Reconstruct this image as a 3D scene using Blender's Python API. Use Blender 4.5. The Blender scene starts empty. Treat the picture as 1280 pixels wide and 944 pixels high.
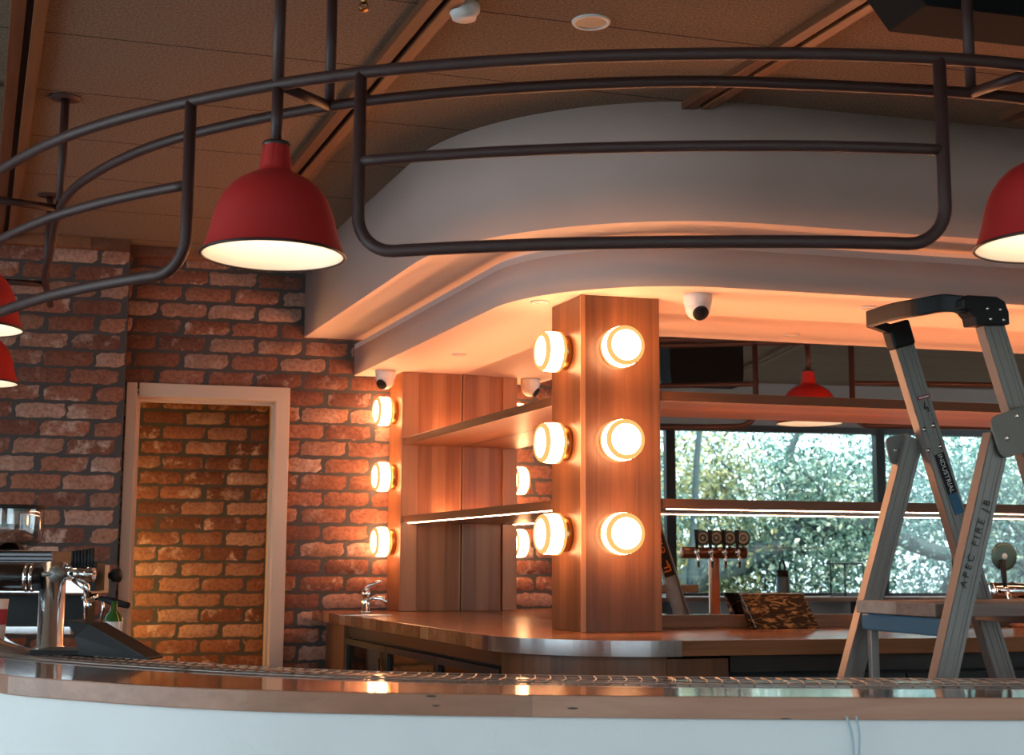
import bpy, bmesh, math, random
from mathutils import Vector, Matrix, noise

random.seed(7)
R = math.radians
SC = bpy.context.scene
COL = SC.collection

# ------------------------------------------------------------------ camera
FPX, CX, CY = 1700.0, 640.0, 472.0
CAM = Vector((0.0, 0.0, 1.30))
ROT = Matrix.Rotation(R(90 + 7.8), 3, 'X') @ Matrix.Rotation(R(0.25), 3, 'Z')
cd = bpy.data.cameras.new('camera')
cam = bpy.data.objects.new('camera', cd)
COL.objects.link(cam)
cam.location = CAM
cam.rotation_euler = ROT.to_euler()
cd.sensor_width = 36.0
cd.lens = FPX / 1280 * 36.0
cd.clip_start = 0.05
cd.clip_end = 200
cd.dof.use_dof = True
cd.dof.focus_distance = 4.9
cd.dof.aperture_fstop = 5.0
SC.camera = cam

# ------------------------------------------------------------------ world, daylight, exposure
w = bpy.data.worlds.new('sky')
SC.world = w
w.use_nodes = True
nt = w.node_tree
bg = nt.nodes['Background']
bg.inputs['Color'].default_value = (0.74, 0.90, 1.0, 1)
bg.inputs['Strength'].default_value = 4.5
sd = bpy.data.lights.new('sun', 'SUN')
sd.energy = 5.5
sd.angle = R(3)
sd.color = (1.0, 0.86, 0.62)
sun = bpy.data.objects.new('sun', sd)
COL.objects.link(sun)
sun.rotation_euler = Vector((-0.10, -0.76, -0.60)).to_track_quat('-Z', 'Y').to_euler()
vs = SC.view_settings
vs.view_transform = 'Standard'
vs.look = 'None'
vs.gamma = 1
vs.use_curve_mapping = False
vs.exposure = 0.15
SC.cycles.max_bounces = 9
SC.cycles.diffuse_bounces = 4
SC.cycles.glossy_bounces = 5
SC.cycles.transparent_max_bounces = 10
SC.cycles.caustics_reflective = False
SC.cycles.caustics_refractive = False
SC.cycles.sample_clamp_indirect = 6.0
SC.cycles.use_denoising = True

# ------------------------------------------------------------------ directions of the building
PSI = 14.3
U = Vector((math.cos(R(PSI)), math.sin(R(PSI)), 0))        # along the mirror wall, to the right
N = Vector((-math.sin(R(PSI)), math.cos(R(PSI)), 0))       # away from the viewer
L = Vector((-math.sin(R(21.5)), math.cos(R(21.5)), 0))     # along the left arm, towards the brick wall
LN = Vector((-math.cos(R(21.5)), -math.sin(R(21.5)), 0))   # out of the left arm, to the left
Z = Vector((0, 0, 1))
CEIL = 3.0


def ray(px, py):
    d = ROT @ Vector(((px - CX) / FPX, -(py - CY) / FPX, -1))
    return d


def Pz(px, py, z):
    d = ray(px, py)
    t = (z - CAM.z) / d.z
    return CAM + d * t


def Py(px, py, Y):
    d = ray(px, py)
    return CAM + d * (Y / d.y)


def Pn(px, py, o, n):
    d = ray(px, py)
    t = (Vector(o) - CAM).dot(n) / d.dot(n)
    return CAM + d * t


# ------------------------------------------------------------------ mesh builder
class MB:
    def __init__(s):
        s.v = []
        s.f = []
        s.sm = []
        s.mi = []
        s.cur = 0

    def add(s, vs_, fs, smooth=False):
        o = len(s.v)
        s.v += [Vector(a) for a in vs_]
        for f in fs:
            s.f.append([o + i for i in f])
            s.sm.append(smooth)
            s.mi.append(s.cur)
        return s

    def box(s, c, ax, ay, az, hx, hy, hz):
        c = Vector(c)
        vs_ = []
        for k in (-1, 1):
            for j in (-1, 1):
                for i in (-1, 1):
                    vs_.append(c + ax * hx * i + ay * hy * j + az * hz * k)
        fs = [(0, 2, 3, 1), (4, 5, 7, 6), (0, 1, 5, 4), (2, 6, 7, 3), (0, 4, 6, 2), (1, 3, 7, 5)]
        return s.add(vs_, fs)

    def abox(s, x0, x1, y0, y1, z0, z1):
        return s.box(((x0 + x1) / 2, (y0 + y1) / 2, (z0 + z1) / 2), Vector((1, 0, 0)), Vector((0, 1, 0)), Z,
                     (x1 - x0) / 2, (y1 - y0) / 2, (z1 - z0) / 2)

    def bar(s, p0, p1, up, wu, wv):
        p0, p1 = Vector(p0), Vector(p1)
        d = (p1 - p0)
        ln = d.length
        d.normalize()
        a = (up - d * up.dot(d)).normalized()
        b = d.cross(a)
        return s.box((p0 + p1) / 2, d, a, b, ln / 2, wu / 2, wv / 2)

    def prism(s, poly, z0, z1):
        n = len(poly)
        vs_ = [Vector((p[0], p[1], z0)) for p in poly] + [Vector((p[0], p[1], z1)) for p in poly]
        fs = [tuple(range(n))[::-1], tuple(range(n, 2 * n))]
        for i in range(n):
            j = (i + 1) % n
            fs.append((i, j, n + j, n + i))
        return s.add(vs_, fs)

    def ribbon(s, a, b, z0, z1):
        """solid band between two polylines of equal length"""
        n = len(a)
        vs_ = []
        for p, q in zip(a, b):
            vs_ += [Vector((p[0], p[1], z0)), Vector((q[0], q[1], z0)), Vector((q[0], q[1], z1)), Vector((p[0], p[1], z1))]
        fs = [(0, 1, 2, 3), (4 * n - 1, 4 * n - 2, 4 * n - 3, 4 * n - 4)]
        for i in range(n - 1):
            o, q = 4 * i, 4 * i + 4
            for k in range(4):
                k2 = (k + 1) % 4
                fs.append((o + k, q + k, q + k2, o + k2))
        return s.add(vs_, fs)

    def tube(s, path, r, n=12, caps=True, up=None):
        path = [Vector(p) for p in path]
        m = len(path)
        t0 = (path[1] - path[0]).normalized()
        a = Vector((0, 0, 1)) if abs(t0.z) < 0.9 else Vector((1, 0, 0))
        a = (a - t0 * a.dot(t0)).normalized()
        vs_ = []
        for i, p in enumerate(path):
            t = (path[min(i + 1, m - 1)] - path[max(i - 1, 0)]).normalized()
            a = (a - t * a.dot(t)).normalized()
            b = t.cross(a)
            rr = r[i] if isinstance(r, (list, tuple)) else r
            for k in range(n):
                an = 2 * math.pi * k / n
                vs_.append(p + (a * math.cos(an) + b * math.sin(an)) * rr)
        fs = []
        for i in range(m - 1):
            for k in range(n):
                k2 = (k + 1) % n
                fs.append((i * n + k, i * n + k2, (i + 1) * n + k2, (i + 1) * n + k))
        s.add(vs_, fs, True)
        if caps:
            o = len(s.v) - m * n
            s.f.append([o + k for k in range(n)][::-1]); s.sm.append(False); s.mi.append(s.cur)
            s.f.append([o + (m - 1) * n + k for k in range(n)]); s.sm.append(False); s.mi.append(s.cur)
        return s

    def lathe(s, prof, c=(0, 0, 0), axis=Z, n=32, rib=0.0):
        c = Vector(c)
        axis = Vector(axis).normalized()
        a = Vector((1, 0, 0)) if abs(axis.x) < 0.9 else Vector((0, 1, 0))
        a = (a - axis * a.dot(axis)).normalized()
        b = axis.cross(a)
        vs_ = []
        for (r, h) in prof:
            for k in range(n):
                an = 2 * math.pi * k / n
                rr = r * (1 + (rib if k % 2 else 0))
                vs_.append(c + axis * h + (a * math.cos(an) + b * math.sin(an)) * rr)
        fs = []
        for i in range(len(prof) - 1):
            for k in range(n):
                k2 = (k + 1) % n
                fs.append((i * n + k, i * n + k2, (i + 1) * n + k2, (i + 1) * n + k))
        if prof[0][0] > 1e-5:
            pass
        return s.add(vs_, fs, True)

    def sphere(s, c, r, n=16, sx=1, sy=1, sz=1):
        c = Vector(c)
        m = n // 2
        vs_ = []
        for i in range(m + 1):
            th = math.pi * i / m
            for k in range(n):
                an = 2 * math.pi * k / n
                vs_.append(c + Vector((r * sx * math.sin(th) * math.cos(an), r * sy * math.sin(th) * math.sin(an), r * sz * math.cos(th))))
        fs = []
        for i in range(m):
            for k in range(n):
                k2 = (k + 1) % n
                fs.append((i * n + k, (i + 1) * n + k, (i + 1) * n + k2, i * n + k2))
        return s.add(vs_, fs, True)

    def build(s, name, mat, parent=None, bevel=0.0, sharp=None, local=False):
        me = bpy.data.meshes.new(name)
        inv = Matrix.Identity(4)
        if parent is not None and not local:
            m = parent.matrix_basis.copy()
            q = parent.parent
            while q is not None:
                m = q.matrix_basis @ m
                q = q.parent
            inv = m.inverted()
        me.from_pydata([tuple(inv @ p) for p in s.v], [], s.f)
        me.validate()
        if len(me.polygons) == len(s.f):
            me.polygons.foreach_set('use_smooth', s.sm)
            me.polygons.foreach_set('material_index', s.mi)
        for mm in (mat if isinstance(mat, (list, tuple)) else [mat]):
            me.materials.append(mm)
        b = bmesh.new()
        b.from_mesh(me)
        bmesh.ops.remove_doubles(b, verts=b.verts, dist=1e-5)
        bmesh.ops.recalc_face_normals(b, faces=b.faces)
        b.to_mesh(me)
        b.free()
        o = bpy.data.objects.new(name, me)
        COL.objects.link(o)
        if parent is not None:
            o.parent = parent
        if bevel:
            md = o.modifiers.new('bevel', 'BEVEL')
            md.width = bevel
            md.segments = 2
            md.limit_method = 'ANGLE'
            md.angle_limit = R(40)
            md.harden_normals = False
        return o


def empty(name, loc=(0, 0, 0), rz=0.0, label=None, cat=None, group=None, rot=None):
    o = bpy.data.objects.new(name, None)
    COL.objects.link(o)
    o.location = loc
    o.rotation_euler = rot if rot else (0, 0, rz)
    o.empty_display_size = 0.1
    o.matrix_basis = Matrix.Translation(Vector(loc)) @ (rot.to_matrix().to_4x4() if rot else Matrix.Rotation(rz, 4, 'Z'))
    return tag(o, label, cat, group)


def tag(o, label=None, cat=None, group=None, kind=None):
    if label: o['label'] = label
    if cat: o['category'] = cat
    if group: o['group'] = group
    if kind: o['kind'] = kind
    return o


def struct(o):
    o['kind'] = 'structure'
    return o


def copy_tree(o, parent=None):
    c = o.copy()
    COL.objects.link(c)
    if parent is not None:
        c.parent = parent
    for ch in [x for x in SC.objects if x.parent == o]:
        copy_tree(ch, c)
    return c


def catmull(pts, n=8):
    out = []
    P = [2 * pts[0] - pts[1]] + list(pts) + [2 * pts[-1] - pts[-2]]
    for i in range(1, len(P) - 2):
        a, b, c, d = P[i - 1], P[i], P[i + 1], P[i + 2]
        for k in range(n):
            t = k / n
            out.append(0.5 * ((2 * b) + (c - a) * t + (2 * a - 5 * b + 4 * c - d) * t * t + (3 * b - a - 3 * c + d) * t ** 3))
    out.append(Vector(pts[-1]))
    return out


def resample(path, step):
    out = [path[0].copy()]
    acc = 0.0
    for a, b in zip(path[:-1], path[1:]):
        ln = (b - a).length
        t = step - acc
        while t <= ln:
            out.append(a + (b - a) * (t / ln))
            t += step
        acc = ln - (t - step)
    return out


def smooth(path, it):
    for _ in range(it):
        path = [path[0]] + [(path[i - 1] + path[i] * 2 + path[i + 1]) / 4 for i in range(1, len(path) - 1)] + [path[-1]]
    return path


def cum(path):
    s = [0.0]
    for a, b in zip(path[:-1], path[1:]):
        s.append(s[-1] + (b - a).length)
    return s


def at_s(path, cs, s):
    s = max(0, min(cs[-1], s))
    for i in range(len(cs) - 1):
        if cs[i + 1] >= s:
            t = (s - cs[i]) / max(1e-9, cs[i + 1] - cs[i])
            return path[i].lerp(path[i + 1], t)
    return path[-1].copy()


def s_near(path, cs, p):
    i = min(range(len(path)), key=lambda k: (path[k].xy - p.xy).length)
    return cs[i]


def offset(path, d):
    """shift a plan polyline to its left by d"""
    out = []
    for i, p in enumerate(path):
        t = (path[min(i + 1, len(path) - 1)] - path[max(i - 1, 0)])
        t.z = 0
        t.normalize()
        out.append(p + Vector((-t.y, t.x, 0)) * d)
    return out


def line_x(p, d, q, e):
    """plan intersection of two lines"""
    den = d.x * e.y - d.y * e.x
    t = ((q.x - p.x) * e.y - (q.y - p.y) * e.x) / den
    return p + d * t


def fillet(a, c, b, r, n=20):
    """polyline a -> c -> b with the corner c rounded"""
    da, db = (a - c).normalized(), (b - c).normalized()
    ang = da.angle(db)
    t = r / math.tan(ang / 2)
    p, q = c + da * t, c + db * t
    bis = (da + db).normalized()
    o = c + bis * (r / math.sin(ang / 2))
    v0, v1 = p - o, q - o
    tot = v0.angle(v1)
    out = [a]
    for k in range(n + 1):
        f = k / n
        v = (v0 * math.sin((1 - f) * tot) + v1 * math.sin(f * tot)) / math.sin(tot)
        out.append(o + v)
    out.append(b)
    return out


# ------------------------------------------------------------------ materials
def new_mat(name):
    m = bpy.data.materials.new(name)
    m.use_nodes = True
    t = m.node_tree
    return m, t, t.nodes, t.links, t.nodes['Principled BSDF']


def simple(name, col, rough=0.5, metal=0.0, spec=0.5, emit=None, estr=0, bump=0, bscale=60, coat=0, vary=0.0):
    m, t, n, l, b = new_mat(name)
    b.inputs['Base Color'].default_value = (*col, 1)
    b.inputs['Roughness'].default_value = rough
    b.inputs['Metallic'].default_value = metal
    b.inputs['Specular IOR Level'].default_value = spec
    b.inputs['Coat Weight'].default_value = coat
    if emit:
        b.inputs['Emission Color'].default_value = (*emit, 1)
        b.inputs['Emission Strength'].default_value = estr
    tc = n.new('ShaderNodeTexCoord')
    nz = n.new('ShaderNodeTexNoise')
    nz.inputs['Scale'].default_value = bscale
    nz.inputs['Detail'].default_value = 4
    l.new(tc.outputs['Object'], nz.inputs['Vector'])
    if bump:
        bp = n.new('ShaderNodeBump')
        bp.inputs['Strength'].default_value = bump
        bp.inputs['Distance'].default_value = 0.004
        l.new(nz.outputs['Fac'], bp.inputs['Height'])
        l.new(bp.outputs['Normal'], b.inputs['Normal'])
    if vary:
        mx = n.new('ShaderNodeMix')
        mx.data_type = 'RGBA'
        mx.inputs[6].default_value = (*[c * (1 - vary) for c in col], 1)
        mx.inputs[7].default_value = (*[min(1, c * (1 + vary)) for c in col], 1)
        n2 = n.new('ShaderNodeTexNoise')
        n2.inputs['Scale'].default_value = 6
        l.new(tc.outputs['Object'], n2.inputs['Vector'])
        l.new(n2.outputs['Fac'], mx.inputs[0])
        l.new(mx.outputs[2], b.inputs['Base Color'])
    return m


def emis(name, col, s):
    m = bpy.data.materials.new(name)
    m.use_nodes = True
    t = m.node_tree
    t.nodes.clear()
    e = t.nodes.new('ShaderNodeEmission')
    e.inputs[0].default_value = (*col, 1)
    e.inputs[1].default_value = s
    o = t.nodes.new('ShaderNodeOutputMaterial')
    t.links.new(e.outputs[0], o.inputs[0])
    return m


def wood(name, dark, mid, light, ang=0.0, grain='Z', plank=0.12, pdir='X', rough=0.35, coat=0.0, gap=0.4, gs=1.0, knots=0.0, pv=0.5, spec=0.5):
    """grain runs along `grain`; boards are counted along `pdir` in a frame turned by ang"""
    m, t, n, l, b = new_mat(name)
    tc = n.new('ShaderNodeTexCoord')
    mp = n.new('ShaderNodeMapping')
    mp.vector_type = 'POINT'
    mp.inputs['Rotation'].default_value = (0, 0, -ang)
    l.new(tc.outputs['Object'], mp.inputs['Vector'])
    sep = n.new('ShaderNodeSeparateXYZ')
    l.new(mp.outputs['Vector'], sep.inputs[0])
    dv = n.new('ShaderNodeMath'); dv.operation = 'DIVIDE'; dv.inputs[1].default_value = plank
    l.new(sep.outputs[pdir], dv.inputs[0])
    fl = n.new('ShaderNodeMath'); fl.operation = 'FLOOR'
    l.new(dv.outputs[0], fl.inputs[0])
    fr = n.new('ShaderNodeMath'); fr.operation = 'FRACT'
    l.new(dv.outputs[0], fr.inputs[0])
    wn = n.new('ShaderNodeTexWhiteNoise'); wn.noise_dimensions = '1D'
    l.new(fl.outputs[0], wn.inputs['W'])
    # stretched coordinates
    sc = n.new('ShaderNodeMapping')
    s = {'X': (1.2, 28, 28), 'Y': (28, 1.2, 28), 'Z': (28, 28, 1.2)}[grain]
    sc.inputs['Scale'].default_value = tuple(v * gs for v in s)
    l.new(mp.outputs['Vector'], sc.inputs['Vector'])
    off = n.new('ShaderNodeVectorMath'); off.operation = 'ADD'
    cmb = n.new('ShaderNodeCombineXYZ')
    ml = n.new('ShaderNodeMath'); ml.operation = 'MULTIPLY'; ml.inputs[1].default_value = 37
    l.new(wn.outputs['Value'], ml.inputs[0])
    for k in ('X', 'Y', 'Z'):
        l.new(ml.outputs[0], cmb.inputs[k])
    l.new(sc.outputs['Vector'], off.inputs[0])
    l.new(cmb.outputs[0], off.inputs[1])
    nz = n.new('ShaderNodeTexNoise')
    nz.inputs['Scale'].default_value = 1.0
    nz.inputs['Detail'].default_value = 6
    nz.inputs['Roughness'].default_value = 0.6
    nz.inputs['Distortion'].default_value = 0.7
    l.new(off.outputs[0], nz.inputs['Vector'])
    n2 = n.new('ShaderNodeTexNoise')
    n2.inputs['Scale'].default_value = 0.22
    n2.inputs['Detail'].default_value = 2
    l.new(off.outputs[0], n2.inputs['Vector'])
    ad = n.new('ShaderNodeMath'); ad.operation = 'MULTIPLY_ADD'
    ad.inputs[1].default_value = 0.55
    l.new(nz.outputs['Fac'], ad.inputs[0])
    m2 = n.new('ShaderNodeMath'); m2.operation = 'MULTIPLY_ADD'; m2.inputs[1].default_value = 0.45
    l.new(n2.outputs['Fac'], m2.inputs[0])
    m3 = n.new('ShaderNodeMath'); m3.operation = 'MULTIPLY_ADD'; m3.inputs[1].default_value = pv; m3.inputs[2].default_value = -pv / 2
    l.new(wn.outputs['Value'], m3.inputs[0])
    l.new(m3.outputs[0], m2.inputs[2])
    l.new(m2.outputs[0], ad.inputs[2])
    cr = n.new('ShaderNodeValToRGB')
    e = cr.color_ramp.elements
    e[0].position = 0.25; e[0].color = (*dark, 1)
    e[1].position = 0.78; e[1].color = (*light, 1)
    k = e.new(0.5); k.color = (*mid, 1)
    l.new(ad.outputs[0], cr.inputs[0])
    # joint between boards
    lt = n.new('ShaderNodeMath'); lt.operation = 'LESS_THAN'; lt.inputs[1].default_value = 0.02
    l.new(fr.outputs[0], lt.inputs[0])
    g = n.new('ShaderNodeMath'); g.operation = 'MULTIPLY'; g.inputs[1].default_value = gap
    l.new(lt.outputs[0], g.inputs[0])
    mx = n.new('ShaderNodeMix'); mx.data_type = 'RGBA'
    mx.inputs[7].default_value = (dark[0] * 0.3, dark[1] * 0.3, dark[2] * 0.3, 1)
    l.new(g.outputs[0], mx.inputs[0])
    l.new(cr.outputs[0], mx.inputs[6])
    last = mx.outputs[2]
    if knots:
        vo = n.new('ShaderNodeTexVoronoi'); vo.inputs['Scale'].default_value = 1.0
        km = n.new('ShaderNodeMapping')
        km.inputs['Scale'].default_value = (5, 5, 26)
        l.new(mp.outputs['Vector'], km.inputs['Vector'])
        l.new(km.outputs['Vector'], vo.inputs['Vector'])
        kl = n.new('ShaderNodeMath'); kl.operation = 'LESS_THAN'; kl.inputs[1].default_value = 0.07 * knots
        l.new(vo.outputs['Distance'], kl.inputs[0])
        m5 = n.new('ShaderNodeMix'); m5.data_type = 'RGBA'
        m5.inputs[7].default_value = (0.03, 0.02, 0.02, 1)
        l.new(kl.outputs[0], m5.inputs[0]); l.new(last, m5.inputs[6])
        last = m5.outputs[2]
    l.new(last, b.inputs['Base Color'])
    b.inputs['Roughness'].default_value = rough
    b.inputs['Coat Weight'].default_value = coat
    b.inputs['Specular IOR Level'].default_value = spec
    b.inputs['Coat Roughness'].default_value = 0.06
    bp = n.new('ShaderNodeBump'); bp.inputs['Strength'].default_value = 0.12; bp.inputs['Distance'].default_value = 0.002
    l.new(nz.outputs['Fac'], bp.inputs['Height'])
    l.new(bp.outputs['Normal'], b.inputs['Normal'])
    return m


def brick_mat():
    m, t, n, l, b = new_mat('old_brick')
    at = n.new('ShaderNodeAttribute'); at.attribute_name = 'bcol'
    tc = n.new('ShaderNodeTexCoord')
    nz = n.new('ShaderNodeTexNoise'); nz.inputs['Scale'].default_value = 9; nz.inputs['Detail'].default_value = 8; nz.inputs['Roughness'].default_value = 0.7
    l.new(tc.outputs['Object'], nz.inputs['Vector'])
    cr = n.new('ShaderNodeValToRGB')
    cr.color_ramp.elements[0].position = 0.52; cr.color_ramp.elements[0].color = (0, 0, 0, 1)
    cr.color_ramp.elements[1].position = 0.62; cr.color_ramp.elements[1].color = (1, 1, 1, 1)
    l.new(nz.outputs['Fac'], cr.inputs[0])
    ml = n.new('ShaderNodeMath'); ml.operation = 'MULTIPLY'
    l.new(cr.outputs[0], ml.inputs[0]); l.new(at.outputs['Alpha'], ml.inputs[1])
    mx = n.new('ShaderNodeMix'); mx.data_type = 'RGBA'
    mx.inputs[7].default_value = (0.62, 0.42, 0.35, 1)
    l.new(ml.outputs[0], mx.inputs[0]); l.new(at.outputs['Color'], mx.inputs[6])
    n2 = n.new('ShaderNodeTexNoise'); n2.inputs['Scale'].default_value = 55; n2.inputs['Detail'].default_value = 6
    l.new(tc.outputs['Object'], n2.inputs['Vector'])
    m2 = n.new('ShaderNodeMix'); m2.data_type = 'RGBA'; m2.blend_type = 'MULTIPLY'
    m2.inputs[0].default_value = 0.75
    c2 = n.new('ShaderNodeValToRGB')
    c2.color_ramp.elements[0].position = 0.3; c2.color_ramp.elements[0].color = (0.45, 0.4, 0.4, 1)
    c2.color_ramp.elements[1].position = 0.6; c2.color_ramp.elements[1].color = (1, 1, 1, 1)
    l.new(n2.outputs['Fac'], c2.inputs[0])
    l.new(mx.outputs[2], m2.inputs[6]); l.new(c2.outputs[0], m2.inputs[7])
    l.new(m2.outputs[2], b.inputs['Base Color'])
    b.inputs['Roughness'].default_value = 0.85
    bp = n.new('ShaderNodeBump'); bp.inputs['Strength'].default_value = 0.7; bp.inputs['Distance'].default_value = 0.004
    l.new(n2.outputs['Fac'], bp.inputs['Height'])
    l.new(bp.outputs['Normal'], b.inputs['Normal'])
    return m


def ceiling_mat():
    m, t, n, l, b = new_mat('wood_wool_board')
    tc = n.new('ShaderNodeTexCoord')
    nz = n.new('ShaderNodeTexNoise'); nz.inputs['Scale'].default_value = 110; nz.inputs['Detail'].default_value = 6; nz.inputs['Roughness'].default_value = 0.8
    l.new(tc.outputs['Object'], nz.inputs['Vector'])
    cr = n.new('ShaderNodeValToRGB')
    cr.color_ramp.elements[0].position = 0.35; cr.color_ramp.elements[0].color = (0.14, 0.095, 0.068, 1)
    cr.color_ramp.elements[1].position = 0.68; cr.color_ramp.elements[1].color = (0.40, 0.29, 0.215, 1)
    l.new(nz.outputs['Fac'], cr.inputs[0])
    # board joints
    mp = n.new('ShaderNodeMapping'); mp.inputs['Rotation'].default_value = (0, 0, -R(16.5))
    l.new(tc.outputs['Object'], mp.inputs['Vector'])
    sp = n.new('ShaderNodeSeparateXYZ'); l.new(mp.outputs[0], sp.inputs[0])
    ad = n.new('ShaderNodeMath'); ad.operation = 'ADD'; ad.inputs[1].default_value = 10.0 - JOINT0
    l.new(sp.outputs['Y'], ad.inputs[0])
    dv = n.new('ShaderNodeMath'); dv.operation = 'DIVIDE'; dv.inputs[1].default_value = 0.575
    l.new(ad.outputs[0], dv.inputs[0])
    fr = n.new('ShaderNodeMath'); fr.operation = 'FRACT'; l.new(dv.outputs[0], fr.inputs[0])
    lt = n.new('ShaderNodeMath'); lt.operation = 'LESS_THAN'; lt.inputs[1].default_value = 0.012
    l.new(fr.outputs[0], lt.inputs[0])
    mx = n.new('ShaderNodeMix'); mx.data_type = 'RGBA'; mx.inputs[7].default_value = (0.06, 0.045, 0.035, 1)
    l.new(lt.outputs[0], mx.inputs[0]); l.new(cr.outputs[0], mx.inputs[6])
    l.new(mx.outputs[2], b.inputs['Base Color'])
    b.inputs['Roughness'].default_value = 0.95
    b.inputs['Specular IOR Level'].default_value = 0.1
    bp = n.new('ShaderNodeBump'); bp.inputs['Strength'].default_value = 0.8; bp.inputs['Distance'].default_value = 0.006
    l.new(nz.outputs['Fac'], bp.inputs['Height'])
    l.new(bp.outputs['Normal'], b.inputs['Normal'])
    return m


def leaf_mat(name, a, c, d):
    m, t, n, l, b = new_mat(name)
    at = n.new('ShaderNodeAttribute'); at.attribute_name = 'tint'
    cr = n.new('ShaderNodeValToRGB')
    e = cr.color_ramp.elements
    e[0].position = 0.0; e[0].color = (*a, 1)
    e[1].position = 1.0; e[1].color = (*d, 1)
    k = e.new(0.55); k.color = (*c, 1)
    l.new(at.outputs['Fac'], cr.inputs[0])
    l.new(cr.outputs[0], b.inputs['Base Color'])
    b.inputs['Roughness'].default_value = 0.35
    tr = n.new('ShaderNodeBsdfTranslucent'); l.new(cr.outputs[0], tr.inputs[0])
    ms = n.new('ShaderNodeMixShader'); ms.inputs[0].default_value = 0.4
    out = n['Material Output']
    l.new(b.outputs[0], ms.inputs[1]); l.new(tr.outputs[0], ms.inputs[2]); l.new(ms.outputs[0], out.inputs[0])
    return m


def glass_mat(name, tint=(1, 1, 1), f=0.08, rough=0.0):
    m = bpy.data.materials.new(name); m.use_nodes = True
    t = m.node_tree; n = t.nodes; l = t.links; n.clear()
    tr = n.new('ShaderNodeBsdfTransparent'); tr.inputs[0].default_value = (*tint, 1)
    gl = n.new('ShaderNodeBsdfGlossy'); gl.inputs['Roughness'].default_value = rough
    ms = n.new('ShaderNodeMixShader'); ms.inputs[0].default_value = f
    o = n.new('ShaderNodeOutputMaterial')
    l.new(tr.outputs[0], ms.inputs[1]); l.new(gl.outputs[0], ms.inputs[2]); l.new(ms.outputs[0], o.inputs[0])
    return m


# a joint of the ceiling boards runs through this point
_j = Pz(195, 84, CEIL)
JOINT0 = (Matrix.Rotation(-R(16.5), 3, 'Z') @ _j).y % 0.575

M = {}
M['brick'] = brick_mat()
M['mortar'] = simple('mortar', (0.075, 0.068, 0.068), 0.95, bump=0.6, bscale=80)
M['ceil'] = ceiling_mat()
M['plaster'] = simple('fascia_plaster', (0.62, 0.48, 0.44), 0.75, bump=0.12, bscale=45, vary=0.03)
M['soffit'] = simple('soffit_paint', (0.82, 0.66, 0.58), 0.6, bump=0.05)
M['barwhite'] = simple('white_render', (0.86, 0.86, 0.87), 0.6, bump=0.5, bscale=38, vary=0.04)
M['darkwall'] = simple('dark_wall', (0.10, 0.09, 0.085), 0.8, bump=0.1)
M['backwall'] = simple('back_wall_paint', (0.30, 0.27, 0.25), 0.8, bump=0.1)
M['floor'] = simple('concrete_floor', (0.28, 0.26, 0.24), 0.5, bump=0.1, bscale=20, vary=0.2)
M['rail'] = simple('brown_powder_coat', (0.062, 0.027, 0.025), 0.52, bump=0.02, bscale=200)
M['red'] = simple('red_enamel', (0.50, 0.022, 0.022), 0.5, bump=0.04, bscale=250)
M['rim'] = simple('dark_rim', (0.03, 0.015, 0.015), 0.4)
M['white_in'] = simple('white_enamel_inside', (0.86, 0.78, 0.70), 0.5)
M['matsteel'] = simple('dull_wire', (0.30, 0.27, 0.25), 0.35, 0.9)
M['satin'] = simple('satin_chrome', (0.92, 0.94, 0.96), 0.20, 1.0)
M['wood_col'] = wood('column_timber', (0.085, 0.030, 0.012), (0.17, 0.064, 0.027), (0.28, 0.12, 0.055), R(PSI), 'Z', 0.066, 'X', 0.35, pv=0.22, gap=0.15)
M['wood_colL'] = wood('column_side_timber', (0.085, 0.030, 0.012), (0.17, 0.064, 0.027), (0.28, 0.12, 0.055), R(PSI), 'Z', 0.066, 'Y', 0.35, pv=0.22, gap=0.15)
M['wood_edge'] = wood('timber_lipping', (0.33, 0.14, 0.06), (0.45, 0.21, 0.10), (0.58, 0.31, 0.17), R(PSI), 'Z', 0.4, 'X', 0.35)
M['wood_shelfA'] = wood('shelf_timber', (0.15, 0.055, 0.022), (0.28, 0.11, 0.045), (0.42, 0.20, 0.09), R(PSI), 'X', 0.13, 'Y', 0.35)
M['wood_shelfB'] = wood('left_shelf_timber', (0.15, 0.055, 0.022), (0.28, 0.11, 0.045), (0.42, 0.20, 0.09), R(21.5), 'Y', 0.13, 'X', 0.35)
M['wood_top'] = wood('counter_timber', (0.16, 0.058, 0.026), (0.29, 0.12, 0.055), (0.44, 0.21, 0.11), R(PSI), 'X', 0.11, 'Y', 0.20, coat=0.0, gap=0.3, spec=0.4)
M['wood_bar'] = wood('bar_timber', (0.15, 0.06, 0.03), (0.27, 0.12, 0.06), (0.42, 0.21, 0.12), R(8), 'X', 0.14, 'Y', 0.16, coat=0.9, gap=0.25)
M['wood_baredge'] = wood('bar_edge_timber', (0.32, 0.145, 0.09), (0.46, 0.22, 0.14), (0.60, 0.32, 0.21), R(4), 'X', 1.9, 'X', 0.3, gap=0.3, knots=0.9)
M['beam'] = wood('beam_timber', (0.11, 0.036, 0.015), (0.21, 0.08, 0.03), (0.30, 0.125, 0.05), R(21.5), 'Y', 0.5, 'X', 0.5)
M['black'] = simple('black_plastic', (0.016, 0.016, 0.018), 0.5, spec=0.25)
M['cabblack'] = simple('black_cabinet_paint', (0.014, 0.015, 0.017), 0.85, spec=0.15)
M['blackm'] = simple('black_metal_frame', (0.018, 0.020, 0.024), 0.4)
M['alu'] = simple('ladder_aluminium', (0.29, 0.265, 0.26), 0.42, 0.75, bump=0.06, bscale=30, vary=0.10)
M['galv'] = simple('galvanised_plate', (0.22, 0.21, 0.20), 0.5, 0.7, bump=0.05, bscale=50, vary=0.15)
M['bluesteel'] = simple('blue_painted_tube', (0.05, 0.16, 0.26), 0.35, 0.2, vary=0.15)
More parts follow.
